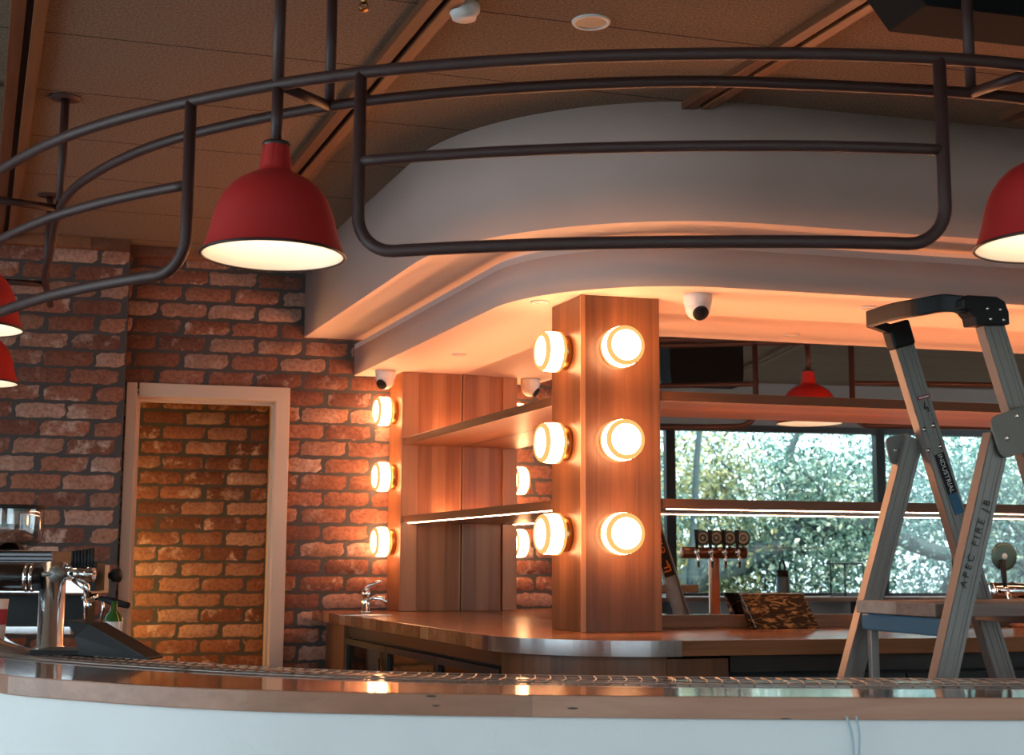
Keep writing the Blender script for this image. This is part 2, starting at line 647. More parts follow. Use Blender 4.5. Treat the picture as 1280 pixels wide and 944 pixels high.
M['plank'] = wood('paint_splashed_plank', (0.16, 0.11, 0.09), (0.28, 0.21, 0.18), (0.42, 0.36, 0.33), R(18), 'X', 0.3, 'Y', 0.6)
M['steel'] = simple('brushed_steel', (0.70, 0.72, 0.74), 0.16, 1.0, bump=0.01, bscale=200)
M['chrome'] = simple('chrome', (0.88, 0.88, 0.90), 0.06, 1.0)
M['brass'] = simple('brass', (0.55, 0.30, 0.10), 0.3, 1.0)
M['mirror'] = simple('mirror_silver', (0.90, 0.91, 0.91), 0.0, 1.0)
M['white_pl'] = simple('white_plastic', (0.80, 0.78, 0.78), 0.35)
M['doorpaint'] = simple('door_frame_paint', (0.66, 0.50, 0.40), 0.5)
M['sconce'] = emis('lit_ribbed_glass', (1.0, 0.46, 0.20), 30)
M['sconce_face'] = emis('lit_glass_face', (1.0, 0.49, 0.22), 34)
M['sconce_rim'] = emis('glass_rim_glow', (1.0, 0.42, 0.13), 1.25)
M['led'] = emis('led_strip', (1.0, 0.55, 0.32), 30)
M['led_up'] = emis('uplight_led_strip', (1.0, 0.385, 0.17), 85)
M['led_fill'] = emis('added_fill_glow', (1.0, 0.42, 0.15), 2.5)  # weak warm glow for the added fill strip between the bulkheads
M['bulb'] = emis('bulb', (1.0, 0.78, 0.55), 30)
M['darkglass'] = simple('dark_glass', (0.012, 0.010, 0.009), 0.05)
M['pane'] = glass_mat('window_glass', (0.97, 0.99, 0.98), 0.02)
M['clear'] = glass_mat('clear_glass', (0.78, 0.80, 0.80), 0.16)
M['orange'] = simple('orange_print', (0.75, 0.22, 0.03), 0.5)
M['blue'] = simple('blue_label', (0.02, 0.12, 0.24), 0.4)
M['whiteprint'] = simple('white_print', (0.75, 0.76, 0.78), 0.5)
M['ink'] = simple('marker_ink', (0.03, 0.025, 0.025), 0.6)
M['redlabel'] = simple('red_label', (0.35, 0.03, 0.05), 0.5)
M['badge'] = simple('green_grey_badge', (0.10, 0.16, 0.14), 0.35, 0.3)
M['bottleblue'] = simple('blue_bottle_paint', (0.06, 0.14, 0.22), 0.4)
M['green'] = simple('green_bottle_glass', (0.03, 0.10, 0.02), 0.08)
M['darksteel'] = simple('dark_machine_steel', (0.10, 0.10, 0.11), 0.25, 0.9)
M['terracotta'] = simple('copper_font_body', (0.36, 0.12, 0.05), 0.3, 0.5)
M['bark'] = simple('tree_bark', (0.045, 0.075, 0.085), 0.9, bump=0.8, bscale=12, vary=0.3)
M['ground'] = simple('outdoor_ground', (0.20, 0.20, 0.16), 0.9, vary=0.3)
M['cable'] = simple('pale_blue_cable', (0.45, 0.58, 0.66), 0.4)
M['marble'] = simple('brown_marbled_cover', (0.06, 0.028, 0.015), 0.15)


def text_part(name, body, size, mat, parent, o, x, y, extrude=0.0004):
    """flat lettering: origin o, running along x with cap direction y (world vectors)"""
    cu = bpy.data.curves.new(name, 'FONT')
    cu.body = body
    cu.size = size
    cu.extrude = extrude
    cu.align_x = 'CENTER'
    cu.align_y = 'CENTER'
    tmp = bpy.data.objects.new(name, cu)
    COL.objects.link(tmp)
    dg = bpy.context.evaluated_depsgraph_get()
    me = bpy.data.meshes.new_from_object(tmp.evaluated_get(dg))
    COL.objects.unlink(tmp)
    bpy.data.objects.remove(tmp)
    x = Vector(x).normalized()
    y = Vector(y)
    y = (y - x * y.dot(x)).normalized()
    z = x.cross(y)
    mat4 = Matrix((x, y, z)).transposed().to_4x4()
    mat4.translation = Vector(o)
    inv = Matrix.Identity(4)
    if parent is not None:
        q = parent
        mm_ = Matrix.Identity(4)
        while q is not None:
            mm_ = q.matrix_basis @ mm_
            q = q.parent
        inv = mm_.inverted()
    me.transform(inv @ mat4)
    me.materials.clear()
    me.materials.append(mat)
    ob = bpy.data.objects.new(name, me)
    COL.objects.link(ob)
    ob.parent = parent
    return ob


# ================================================================== THE SETTING
Bp = Pn(487, 600, (-0.684, 7.6, 0), N)                       # a point of the brick wall plane
BO = Vector((-0.684, 7.6, 0))                                # brick wall origin


def wallpt(px, py, back=0.0):
    return Pn(px, py, BO + N * back, N)


def uof(p):
    return (p - BO).dot(U)


def brick_wall(name, u0, u1, z0, z1, front, phase=0.0, holes=(), thick=0.12, zoff=0.0):
    """front: distance of the face from BO along N; bricks lie along U"""
    course, length, gap = 0.0925, 0.262, 0.013
    vs_, fs, cols = [], [], []
    rnd = random.Random(int(abs(u0 * 1000)) + 5)
    row = 0
    k0 = int(math.floor((z0 - zoff) / course))
    z = zoff + k0 * course
    row = k0
    while z < z1:
        a, b = max(z + gap / 2, z0), min(z + course - gap / 2, z1)
        if b - a > 0.02:
            x = math.floor(u0 / length) * length - length + (length / 2 if row % 2 else 0) + phase
            while x < u1:
                j = rnd.uniform(-0.008, 0.008)
                c, d = x + 0.0075 + j, x + length - 0.0075 + rnd.uniform(-0.006, 0.006)
                segs = [(max(c, u0), min(d, u1))]
                for (h0, h1, g0, g1) in holes:
                    if a < g1 and b > g0:
                        ns = []
                        for (p, q) in segs:
                            if q <= h0 or p >= h1:
                                ns.append((p, q))
                            else:
                                if p < h0: ns.append((p, h0))
                                if q > h1: ns.append((h1, q))
                        segs = ns
                for (p, q) in segs:
                    if q - p < 0.03:
                        continue
                    t = rnd.random()
                    pale = rnd.random() ** 1.5
                    base = [(0.26, 0.095, 0.055), (0.33, 0.13, 0.08), (0.38, 0.18, 0.12), (0.20, 0.075, 0.05), (0.43, 0.24, 0.18)][min(4, int(t * 5))]
                    br = rnd.uniform(0.8, 1.15)
                    col = (base[0] * br, base[1] * br, base[2] * br, min(1, pale * 1.3))
                    nx = max(3, int((q - p) / 0.03))
                    nz = 4
                    o = len(vs_)
                    dep = rnd.uniform(-0.002, 0.004)
                    for kz in range(nz + 1):
                        for kx in range(nx + 1):
                            fx, fz = kx / nx, kz / nz
                            uu, zz = p + (q - p) * fx, a + (b - a) * fz
                            e = 0.0
                            if kx in (0, nx) or kz in (0, nz):
                                e = 0.0055 + rnd.uniform(0, 0.003)
                                jit = 0.003
                                zz += rnd.uniform(-jit, jit) * (1 if kz in (0, nz) else 0)
                                uu += rnd.uniform(-jit, jit) * (1 if kx in (0, nx) and (h_in(uu, u0, u1)) else 0)
                            else:
                                e = rnd.uniform(-0.0012, 0.0012) - dep
                            P = BO + U * uu + N * (front + e) + Z * 0
                            vs_.append((P.x, P.y, min(max(zz, z0), z1)))
                    for kz in range(nz):
                        for kx in range(nx):
                            i = o + kz * (nx + 1) + kx
                            fs.append((i, i + 1, i + nx + 2, i + nx + 1))
                            cols.append(col)
                x += length
        z += course
        row += 1
    # mortar body behind
    nb = len(fs)
    rects = [(u0, u1, z0, z1)]
    for (h0, h1, g0, g1) in holes:
        nr = []
        for (p, q, a, b) in rects:
            if h0 > p: nr.append((p, h0, a, b))
            if h1 < q: nr.append((h1, q, a, b))
            if g1 < b: nr.append((h0, h1, g1, b))
            if g0 > a: nr.append((h0, h1, a, g0))
        rects = nr
    for (p, q, a, b) in rects:
        o = len(vs_)
        for (nn) in (front + 0.006, front + thick):
            for zz in (a, b):
                for uu in (p, q):
                    P = BO + U * uu + N * nn
                    vs_.append((P.x, P.y, zz))
        for f in [(0, 1, 3, 2), (4, 6, 7, 5), (0, 4, 5, 1), (2, 3, 7, 6), (0, 2, 6, 4), (1, 5, 7, 3)]:
            fs.append(tuple(o + i for i in f))
    me = bpy.data.meshes.new(name)
    me.from_pydata(vs_, [], fs)
    me.materials.append(M['brick'])
    me.materials.append(M['mortar'])
    mi = [0] * nb + [1] * (len(fs) - nb)
    me.polygons.foreach_set('material_index', mi)
    me.polygons.foreach_set('use_smooth', [True] * nb + [False] * (len(fs) - nb))
    ca = me.color_attributes.new('bcol', 'FLOAT_COLOR', 'CORNER')
    for pi, poly in enumerate(me.polygons):
        c = cols[pi] if pi < nb else (0.1, 0.09, 0.085, 0)
        for li in poly.loop_indices:
            ca.data[li].color = c
    ob = bpy.data.objects.new(name, me)
    COL.objects.link(ob)
    return struct(ob)


def h_in(u, a, b):
    return a + 0.01 < u < b - 0.01


# door opening measured on the wall
d0 = wallpt(158, 500); d1 = wallpt(362, 500)
du0, du1 = uof(d0), uof(d1)
dz = wallpt(262, 482).z
iu0, iu1 = du0 + 0.055, du1 - 0.075
iz = dz - 0.075
up = uof(wallpt(160, 400))                                    # pier corner
brick_wall('wall_back', up - 0.02, 1.2, 0, CEIL, 0.0, 0.03, [(du0 + 0.02, du1 - 0.02, 0, dz - 0.02)], zoff=0.03)
brick_wall('wall_pier', up - 2.6, up, 0, CEIL, -0.12, 0.11, thick=0.22, zoff=0.0)
brick_wall('wall_passage', du0 - 0.9, du1 - 0.03, 0, 2.6, 1.05, 0.07, zoff=0.01)
# passage side and lid
mb = MB()
mb.box(BO + U * (du1 - 0.0) + N * 0.6 + Z * 1.3, U, N, Z, 0.03, 0.47, 1.3)
struct(mb.build('wall_passage_side', M['doorpaint']))
mb = MB()
mb.box(BO + U * ((du0 + du1) / 2 - 0.45) + N * 0.6 + Z * 2.65, U, N, Z, 1.0, 0.52, 0.04)
mb.box(BO + U * (du0 - 0.95) + N * 0.6 + Z * 1.3, U, N, Z, 0.03, 0.47, 1.3)
struct(mb.build('ceiling_passage', M['soffit']))
pl = bpy.data.lights.new('passage_lamp', 'POINT'); pl.energy = 24; pl.color = (1.0, 0.55, 0.16); pl.shadow_soft_size = 0.12
plo = bpy.data.objects.new('passage_lamp', pl); COL.objects.link(plo)
plo.location = BO + U * (du0 - 0.35) + N * 0.55 + Z * 1.15

# door frame
dr = empty('door_1', BO + U * ((du0 + du1) / 2)); struct(dr)
mb = MB()
for (a, b) in ((du0, iu0), (iu1, du1)):
    mb.box(BO + U * ((a + b) / 2) + N * (-0.012) + Z * (dz / 2), U, N, Z, (b - a) / 2, 0.014, dz / 2)
mb.box(BO + U * ((du0 + du1) / 2) - N * 0.012 + Z * (dz - (dz - iz) / 2), U, N, Z, (iu1 - iu0) / 2, 0.014, (dz - iz) / 2)
mb.build('architrave', M['doorpaint'], dr, bevel=0.003)
mb = MB()
for a, s in ((iu0, -1), (iu1, 1)):
    mb.box(BO + U * (a + s * 0.008) + N * 0.075 + Z * (iz / 2), U, N, Z, 0.01, 0.075, iz / 2)
mb.box(BO + U * ((iu0 + iu1) / 2) + N * 0.075 + Z * (iz + 0.008), U, N, Z, (iu1 - iu0) / 2 + 0.016, 0.075, 0.01)
mb.build('door_jamb', M['doorpaint'], dr)
mb = MB()
for a, s in ((iu0, 1), (iu1, -1)):
    mb.box(BO + U * (a + s * 0.008) + N * 0.09 + Z * (iz / 2), U, N, Z, 0.008, 0.02, iz / 2)
mb.box(BO + U * ((iu0 + iu1) / 2) + N * 0.09 + Z * (iz - 0.008), U, N, Z, (iu1 - iu0) / 2, 0.02, 0.008)
mb.build('door_stop', M['doorpaint'], dr)

# cornices where the brick meets the ceiling
mb = MB()
mb.box(BO + U * ((up + 1.2) / 2) - N * 0.03 + Z * (CEIL - 0.028), U, N, Z, (1.2 - up) / 2, 0.03, 0.028)
struct(mb.build('trim_1', M['beam'], bevel=0.003))
mb = MB()
mb.box(BO + U * (up - 1.3) - N * 0.15 + Z * (CEIL - 0.028), U, N, Z, 1.3, 0.03, 0.028)
struct(mb.build('trim_2', M['beam'], bevel=0.003))

# ceiling and floor
# window wall behind the viewer, found in the mirror
WA = R(18.9)
WU = Vector((math.cos(WA), math.sin(WA), 0)); WN = Vector((math.sin(WA), -math.cos(WA), 0))   # WN points outdoors
C0 = Vector((0.48, 5.55, 0))                                  # where both mirrors meet


def mirA(p):
    d = (Vector(p) - C0).dot(N)
    return Vector(p) - N * (2 * d)


W0 = mirA(Py(1000, 560, 12.8)); W0.z = 0


def W(s, z, out=0.0):
    return W0 + WU * s + WN * out + Z * z


def wall_s_of(px, py):
    """position along the window wall of a thing seen in the mirror at this pixel"""
    a, b = mirA(CAM), mirA(CAM + ray(px, py))
    d = b - a
    t = (W0 - a).dot(WN) / d.dot(WN)
    p = a + d * t
    return (p - W0).dot(WU), p.z


def room_slab(z0, z1):
    a = W0 + WN * 0.16
    p = line_x(a, WU, Vector((-5.66, 0, 0)), Vector((0, 1, 0)))
    q = line_x(a, WU, Vector((13.56, 0, 0)), Vector((0, 1, 0)))
    return MB().prism([p, q, Vector((13.56, 11, 0)), Vector((-5.66, 11, 0))], z0, z1)


struct(room_slab(CEIL, CEIL + 0.1).build('ceiling', M['ceil']))
struct(room_slab(-0.1, 0).build('floor', M['floor']))
sA, zhead = wall_s_of(1000, 533)
s1, _ = wall_s_of(839, 600)
s2, _ = wall_s_of(1102, 600)
_, zsill = wall_s_of(1000, 748)
print('window', s1, s2, zhead, zsill)
bay = abs(s2 - s1)
ms = [s1 + bay * k for k in range(-7, 9)]
ms = [m for m in ms if -8.2 < m < 3.2]
mb = MB()
sl, sr = ms[0], ms[-1]
mb.box(W((sl + sr) / 2, zsill / 2 - 0.01, 0.08), WU, WN, Z, (sr - sl) / 2, 0.08, zsill / 2 - 0.01)
mb.box(W((sl + sr) / 2, (zhead + CEIL) / 2, 0.08), WU, WN, Z, (sr - sl) / 2, 0.08, (CEIL - zhead) / 2)
mb.box(W(sl - 1.5, CEIL / 2, 0.08), WU, WN, Z, 1.5, 0.08, CEIL / 2)
mb.box(W(sr + 1.5, CEIL / 2, 0.08), WU, WN, Z, 1.5, 0.08, CEIL / 2)
struct(mb.build('wall_window_side', M['backwall']))
for k in range(len(ms) - 1):
    a, b = ms[k], ms[k + 1]
    wd = struct(empty('window_%d' % (k + 1), W((a + b) / 2, zsill)))
    fb = MB()
    fb.box(W(a, (zsill + zhead) / 2, 0.05), WU, WN, Z, 0.045, 0.05, (zhead - zsill) / 2)
    fb.box(W(b, (zsill + zhead) / 2, 0.05), WU, WN, Z, 0.045, 0.05, (zhead - zsill) / 2)
    fb.box(W((a + b) / 2, zhead - 0.03, 0.05), WU, WN, Z, (b - a) / 2, 0.05, 0.03)
    fb.box(W((a + b) / 2, zsill + 0.025, 0.05), WU, WN, Z, (b - a) / 2, 0.05, 0.025)
    fb.build('window_frame', M['blackm'], wd)
    gb = MB(); gb.box(W((a + b) / 2, (zsill + zhead) / 2, 0.06), WU, WN, Z, (b - a) / 2, 0.003, (zhead - zsill) / 2)
    gb.build('window_pane', M['pane'], wd)
mb = MB()
for (a, b, c, d) in ((-5.0, -3.0, 0, CEIL), (4.6, 10.6, 0, CEIL), (-3.0, 4.6, 0, 0.25), (-3.0, 4.6, 2.75, CEIL)):
    mb.abox(-5.66, -5.54, a, b, c, d)
struct(mb.build('wall_left', M['backwall']))
for k in range(4):
    y0 = -3.0 + 1.9 * k
    wd = struct(empty('window_%d' % (k + 21), Vector((-5.6, y0 + 0.95, 0.25))))
    fb = MB()
    fb.abox(-5.64, -5.56, y0, y0 + 0.04, 0.25, 2.75); fb.abox(-5.64, -5.56, y0 + 1.86, y0 + 1.9, 0.25, 2.75)
    fb.abox(-5.64, -5.56, y0, y0 + 1.9, 2.70, 2.75); fb.abox(-5.64, -5.56, y0, y0 + 1.9, 0.25, 0.30)
    fb.build('window_frame', M['blackm'], wd)
    gb = MB(); gb.abox(-5.603, -5.597, y0 + 0.04, y0 + 1.86, 0.3, 2.7)
    gb.build('window_pane', M['pane'], wd)
mb = MB()
mb.box(Vector((13.5, 5, CEIL / 2)), Vector((0, 1, 0)), Vector((1, 0, 0)), Z, 6.5, 0.06, CEIL / 2)
struct(mb.build('wall_right', M['backwall']))

# the service core that carries the mirrors, and its bulkheads
bk = BO.copy()
LB = line_x(C0, L, BO, U)                                     # mirror B plane meets the brick wall
AE = C0 + U * 7.4
core = [C0 + U * 0.01 + N * 0.008, AE + N * 0.008, AE + N * 3.2, LB + U * 0.02 + N * 0.1, ]
core[0] = line_x(C0 + N * 0.01, U, C0 - LN * 0.01, L)
core[3] = line_x(C0 - LN * 0.01, L, BO, U)
mb = MB(); mb.prism([core[0], core[1], core[1] + N * 1.6, core[3]], 0, 2.34)
struct(mb.build('wall_core', M['darkwall']))


def bulk(z_edge, pxA, pyA, pxL, pyL, rad):
    pa = Pz(pxA, pyA, z_edge); pl_ = Pz(pxL, pyL, z_edge)
    pa.z = pl_.z = 0
    c = line_x(pa, U, pl_, L)
    end = line_x(pl_, L, BO, U)
    path = fillet(end, c, c + U * 7.4, rad, 40)
    return path


f1 = bulk(2.545, 1200, 297, 377, 424, 1.15)
f2 = bulk(2.34, 1150, 374, 440, 471, 0.75)


def closed(path):
    return path + [path[-1] + N * 3.3, Vector((BO + U * 2.2).to_tuple())]


mb = MB()
poly = closed(f1)
n = len(poly)
mb.cur = 0
mb.prism(poly, 2.545, CEIL)
for i, f in enumerate(mb.f):
    if i == 0: mb.mi[i] = 1
    if 2 <= i < 2 + len(f1) - 1: mb.sm[i] = True
struct(mb.build('ceiling_bulkhead_upper', [M['plaster'], M['soffit']]))
skin = MB(); skin.ribbon(f2, offset(f2, -0.012), 2.49, 2.517)  # raised lip, added to hide the fill strip from below
if (offset(f2, -0.012)[20] - C0).length > (f2[20] - C0).length: skin = MB(); skin.ribbon(f2, offset(f2, 0.012), 2.49, 2.517); sf = 1
else: sf = -1
for i in range(len(skin.f)): skin.sm[i] = False
struct(skin.build('trim_3', M['plaster']))
fill_strip = tag(MB().ribbon(offset(f2, 0.020 * sf), offset(f2, 0.034 * sf), 2.4902, 2.496).build('added_fill_strip', M['led_fill']), 'unseen warm fill strip added in a groove on top of the lower bulkhead', 'light strip')  # added fill light, tints the underside of the upper bulkhead orange
struct(MB().prism(closed(offset(f2, 0.045 * sf)), 2.49, 2.5449).build('ceiling_bulkhead_joint', M['soffit']))
mb = MB()
mb.prism(closed(f2), 2.34, 2.49)
for i, f in enumerate(mb.f):
    if i == 0: mb.mi[i] = 1
    if 2 <= i < 2 + len(f2) - 1: mb.sm[i] = True
struct(mb.build('ceiling_bulkhead_lower', [M['plaster'], M['soffit']]))

# outdoor ground
mb = MB(); mb.box(W(0, -0.2, 9.2), WU, WN, Z, 30, 9, 0.05)
struct(mb.build('floor_outdoors', M['ground']))

# ================================================================== MIRRORS
SOF = 2.34
UPS = 0.052
struct(MB().box(C0 + U * 3.7 - N * 0.008 + Z * (1.045 + UPS / 2), U, N, Z, 3.69, 0.010, UPS / 2).build('trim_4', M['wood_shelfA'], bevel=0.002))
mb = MB()
mb.box(C0 + U * 3.7 + N * 0.003 + Z * ((1.045 + UPS + SOF) / 2), U, N, Z, 3.7, 0.003, (SOF - 1.045 - UPS) / 2)
mirror_a = tag(mb.build('wall_mirror', M['mirror']), 'long wall mirror behind the back counter right of the timber column, reflecting windows and foliage', 'mirror')
lbl = (LB - C0).length
mb = MB()
mb.box(C0 + L * (lbl / 2) - LN * 0.003 + Z * ((1.045 + SOF) / 2), L, LN, Z, lbl / 2, 0.003, (SOF - 1.045) / 2)
tag(mb.build('wall_mirror', M['mirror']), 'narrow wall mirror left of the timber column, reflecting brick and pilaster', 'mirror')

# ================================================================== COUNTER
CT = 1.045
cr_ = Pz(1100, 798.5, CT); cr_.z = 0
cl_ = Pz(470, 774.5, CT); cl_.z = 0
cc = line_x(cr_, U, cl_, L)
cend = line_x(cl_, L, BO, U) - L * 0.02
cpath = fillet(cend, cc, cc + U * 6.3, 0.55, 30)
mb = MB()
back = [C0 + U * 6.3 - N * 0.019 + U * 0.25, C0.copy() - N * 0.019 + LN * 0.001, LB - L * 0.022 + LN * 0.0]
mb.prism(cpath + back, CT - 0.052, CT)
ctr = tag(mb.build('back_counter', M['wood_top'], bevel=0.002), 'glossy timber back bar counter curving round the column', 'counter')
i0, i1 = None, None
st = []
for i, p in enumerate(cpath[1:-1]):
    st.append(p.copy())
ext0 = st[0] + (cpath[0] - st[0]).normalized() * 0.12
ext1 = st[-1] + (cpath[-1] - st[-1])  .normalized() * 0.03
st = [ext0] + st + [ext1]
mb = MB(); mb.ribbon(offset(st, 0.001), offset(st, -0.0035), CT - 0.053, CT + 0.0005)
mb.build('steel_edge', M['steel'], ctr)['label'] = 'polished steel edge band round the corner'

# base units under the counter
def inset(path, d):
    return offset(path, d)


inner = offset(cpath, 0.0)
n_t = (cpath[1] - cpath[0]).normalized()
sgn = 1 if Vector((-n_t.y, n_t.x, 0)).dot(C0 - cpath[0]) > 0 else -1
ins = [p.copy() for p in offset(cpath, 0.07 * sgn)]
ins2 = [p.copy() for p in offset(cpath, 0.10 * sgn)]
cab = tag(MB().ribbon(ins[1:-1] , ins2[1:-1], 0, CT - 0.053).build('curved_cabinet', M['wood_col']), 'curved timber cabinet front under the corner of the back counter', 'cabinet')
# left end: timber end panel and left fridge
cs = cum(cpath)
Lp0, Lp1 = ins[0], ins[1]
ll = (Lp1 - Lp0).length
dL = (Lp1 - Lp0).normalized()
inn = (C0 - Lp0); inn = (inn - dL * inn.dot(dL)); inn.z = 0; inn.normalize()
mb = MB()
qa = Lp0 + dL * 0.03; qb = Lp0 + dL * 0.42
mb.prism([qa, qb, qb + inn * 0.36, line_x(qb + inn * 0.36, L, qa, U)], 0, 0.98)
tag(mb.build('end_cabinet', M['wood_col'], bevel=0.003), 'timber end cabinet under the far left end of the back counter', 'cabinet')


def fridge(name, a, b, inward, label, ndoor, depth=0.45, mirrorseg=None):
    d = (b - a).normalized(); ln = (b - a).length
    root = empty(name, (a + b) / 2, 0, label, 'fridge')
    H = CT - 0.056
    m_ = MB()
    m_.box((a + b) / 2 + inward * (depth / 2 + 0.03) + Z * (H / 2), d, inward, Z, ln / 2, depth / 2, H / 2)
    m_.build('body', M['black'], root)
    m_ = MB(); m_.box((a + b) / 2 + inward * 0.025 + Z * (H - 0.03), d, inward, Z, ln / 2, 0.012, 0.028)
    m_.build('top_rail', M['darksteel'], root)
    for k in range(ndoor):
        w_ = ln / ndoor
        c = a + d * (w_ * (k + 0.5)) + inward * 0.012
        t_ = 0.03
        fr = MB()
        hz0, hz1 = 0.10, H - 0.07
        fr.box(c - d * (w_ / 2 - t_ / 2 - 0.004) + Z * ((hz0 + hz1) / 2), d, inward, Z, t_ / 2, 0.012, (hz1 - hz0) / 2)
        fr.box(c + d * (w_ / 2 - t_ / 2 - 0.004) + Z * ((hz0 + hz1) / 2), d, inward, Z, t_ / 2, 0.012, (hz1 - hz0) / 2)
        fr.box(c + Z * (hz1 - t_ / 2), d, inward, Z, w_ / 2 - t_ - 0.004, 0.012, t_ / 2)
        fr.box(c + Z * (hz0 + t_ / 2), d, inward, Z, w_ / 2 - t_ - 0.004, 0.012, t_ / 2)
        dd = fr.build('door', M['blackm'], root)
        MB().box(c + inward * 0.006 + Z * ((hz0 + hz1) / 2), d, inward, Z, w_ / 2 - t_ - 0.004, 0.003, (hz1 - hz0) / 2 - t_).build('glass', M['darkglass'], dd)
        MB().tube([c + d * (w_ / 2 - 0.05) - inward * 0.03 + Z * (hz1 - 0.06), c + d * (w_ / 2 - 0.05) - inward * 0.03 + Z * (hz1 - 0.32)], 0.006, 8).build('handle', M['steel'], dd)
    return root


fridge('bar_fridge', Lp0 + dL * 0.44, Lp1 - dL * 0.02, inn, 'dark glass door bar fridge under the left arm of the back counter', 3, 0.3)
Ap0, Ap1 = ins[-2], ins[-1]
inA = N.copy()
fridge('bar_fridge', Ap0 + U * 0.24, Ap0 + U * 3.6, inA, 'long black bar fridge under the right side of the back counter', 5, 0.5)
MB().box(Ap0 + U * 0.115 + N * 0.25 + Z * 0.49, U, N, Z, 0.113, 0.25, 0.49).build('timber_panel', M['wood_col'], cab, bevel=0.002)

# ================================================================== COLUMN, PILASTER, SHELVES
cf0 = Pn(727, 560, Vector((0.266, 5.2, 0)), N); cf0.z = 0       # front left corner of the column
cdep = (C0 - cf0).dot(N)
cwid = 0.322
ccen = cf0 + U * (cwid / 2) + N * (cdep / 2)
col = empty('timber_column', Vector((ccen.x, ccen.y, CT)), 0, 'square timber clad column on the back counter with round lights on two faces', 'column')
hh = (SOF - CT) / 2
mb = MB()
mb.box(ccen + Z * (CT + hh), U, N, Z, cwid / 2, cdep / 2 - 0.002, hh - 0.0005)
# oblique left face: leans back along the left arm
cb0 = cf0 + L * 0.29
mb2 = MB()
mb2.prism([cf0, cf0 + U * 0.18, cf0 + U * 0.18 + N * (cdep - 0.003), cb0 + U * 0.15, cb0], CT + 0.0005, SOF - 0.0005)
mb.build('front_cladding', M['wood_col'], col, bevel=0.002)
mb2.build('side_cladding', M['wood_colL'], col, bevel=0.002)
mb = MB()
mb.box(cf0 + U * 0.006 - N * 0.001 + LN * 0.0015 + Z * (CT + hh), U, N, Z, 0.009, 0.006, hh - 0.001)
mb.build('corner_lipping', M['wood_edge'], col)['label'] = 'paler timber corner strip'

# pilaster at the far end of the left arm
pf = Pz(500.5, 762, CT); pf.z = 0
pe = Pz(571, 762, CT); pe.z = 0
pf = Pn(500.5, 620, BO - N * 0.235, N); pf.z = 0
pe = line_x(pf, U, C0, L)
pw = (pe - pf).length
pil = empty('timber_pilaster', Vector(((pf.x + pe.x) / 2, (pf.y + pe.y) / 2, CT)), 0, 'timber panelled end pier against the brick wall with three side lights', 'pillar')
mb = MB()
mb.prism([pf, pe - U * 0.002, line_x(pe, L, BO, U) - U * 0.002 - N * 0.008, line_x(pf, L, BO, U) - N * 0.008], CT + 0.0005, SOF - 0.0005)
mb.build('panelling', wood('pilaster_timber', (0.20, 0.07, 0.025), (0.34, 0.135, 0.055), (0.50, 0.24, 0.11), R(PSI), 'Z', 0.078, 'X', 0.4, pv=0.3), pil, bevel=0.002)
mb = MB()
mb.box(pf + U * 0.045 - N * 0.008 + Z * (CT + hh), U, N, Z, 0.045, 0.008, hh - 0.001)
mb.build('edge_board', M['wood_edge'], pil, bevel=0.002)['label'] = 'paler timber edge board'


def shelf(a, b, inward, depth, z, mat, label, lip=0.038, ledtop=True, ledbot=False, t0=None, name='wall_shelf'):
    """a-b is the back edge on the mirror; inward points at the viewer side"""
    d = (b - a).normalized()
    root = empty(name, (a + b) / 2 + Z * z, 0, label, 'shelf')
    a0 = a + inward * 0.002; b0 = b + inward * 0.002
    fa, fb_ = a + inward * depth, b + inward * depth
    if t0: fa, fb_, a0, b0 = t0
    m_ = MB(); m_.prism([a0, b0, fb_, fa], z, z + lip)
    m_.build('board', mat, root, bevel=0.0015)
    if ledtop:
        m_ = MB()
        c0_, c1_ = a0.lerp(fa, 0.3), b0.lerp(fb_, 0.3)
        m_.bar(c0_ + Z * (z + lip + 0.004), c1_ + Z * (z + lip + 0.004), Z, 0.008, 0.012)
        m_.build('upper_light_strip', M['led_up'], root)
    if ledbot:
        m_ = MB()
        c0_, c1_ = a0.lerp(fa, 0.93), b0.lerp(fb_, 0.93)
        m_.bar(c0_ + d * 0.03 - Z * 0.0015 + Z * z, c1_ - d * 0.02 - Z * 0.0015 + Z * z, Z, 0.003, 0.008)
        m_.build('lower_light_strip', M['led'], root)
    return root


zU, zL = 1.936, 1.515
sa0 = C0 + U * 0.0
crt = cf0 + U * (cwid + 0.002)
for z, lab, lb_ in ((zU, 'upper timber shelf across the long mirror right of the column', False),
                    (zL, 'lower timber shelf with light strip across the long mirror right of the column', True)):
    a = line_x(crt, N, C0, U)
    shelf(a, C0 + U * 6.2, -N, cdep - 0.01, z, M['wood_shelfA'], lab, ledbot=lb_)
# left arm shelves: front edge from the pilaster face to the column
for z, lab, lb_ in ((zU, 'upper timber shelf between the pilaster and the column', False),
                    (zL, 'lower timber shelf with light strip between the pilaster and the column', True)):
    fa = pf + U * 0.012 - N * 0.018
    fb_ = line_x(fa, L, cb0, U) - N * 0.004
    fb_ = cb0 + L * 0.012 + U * 0.004
    a0 = line_x(fa, U, C0 + LN * 0.002, L)
    b0 = line_x(fb_, U, C0 + LN * 0.002, L)
    shelf(a0, b0, LN, 0.3, z, M['wood_shelfB'], lab, ledbot=lb_, t0=(fa, fb_, a0, b0))


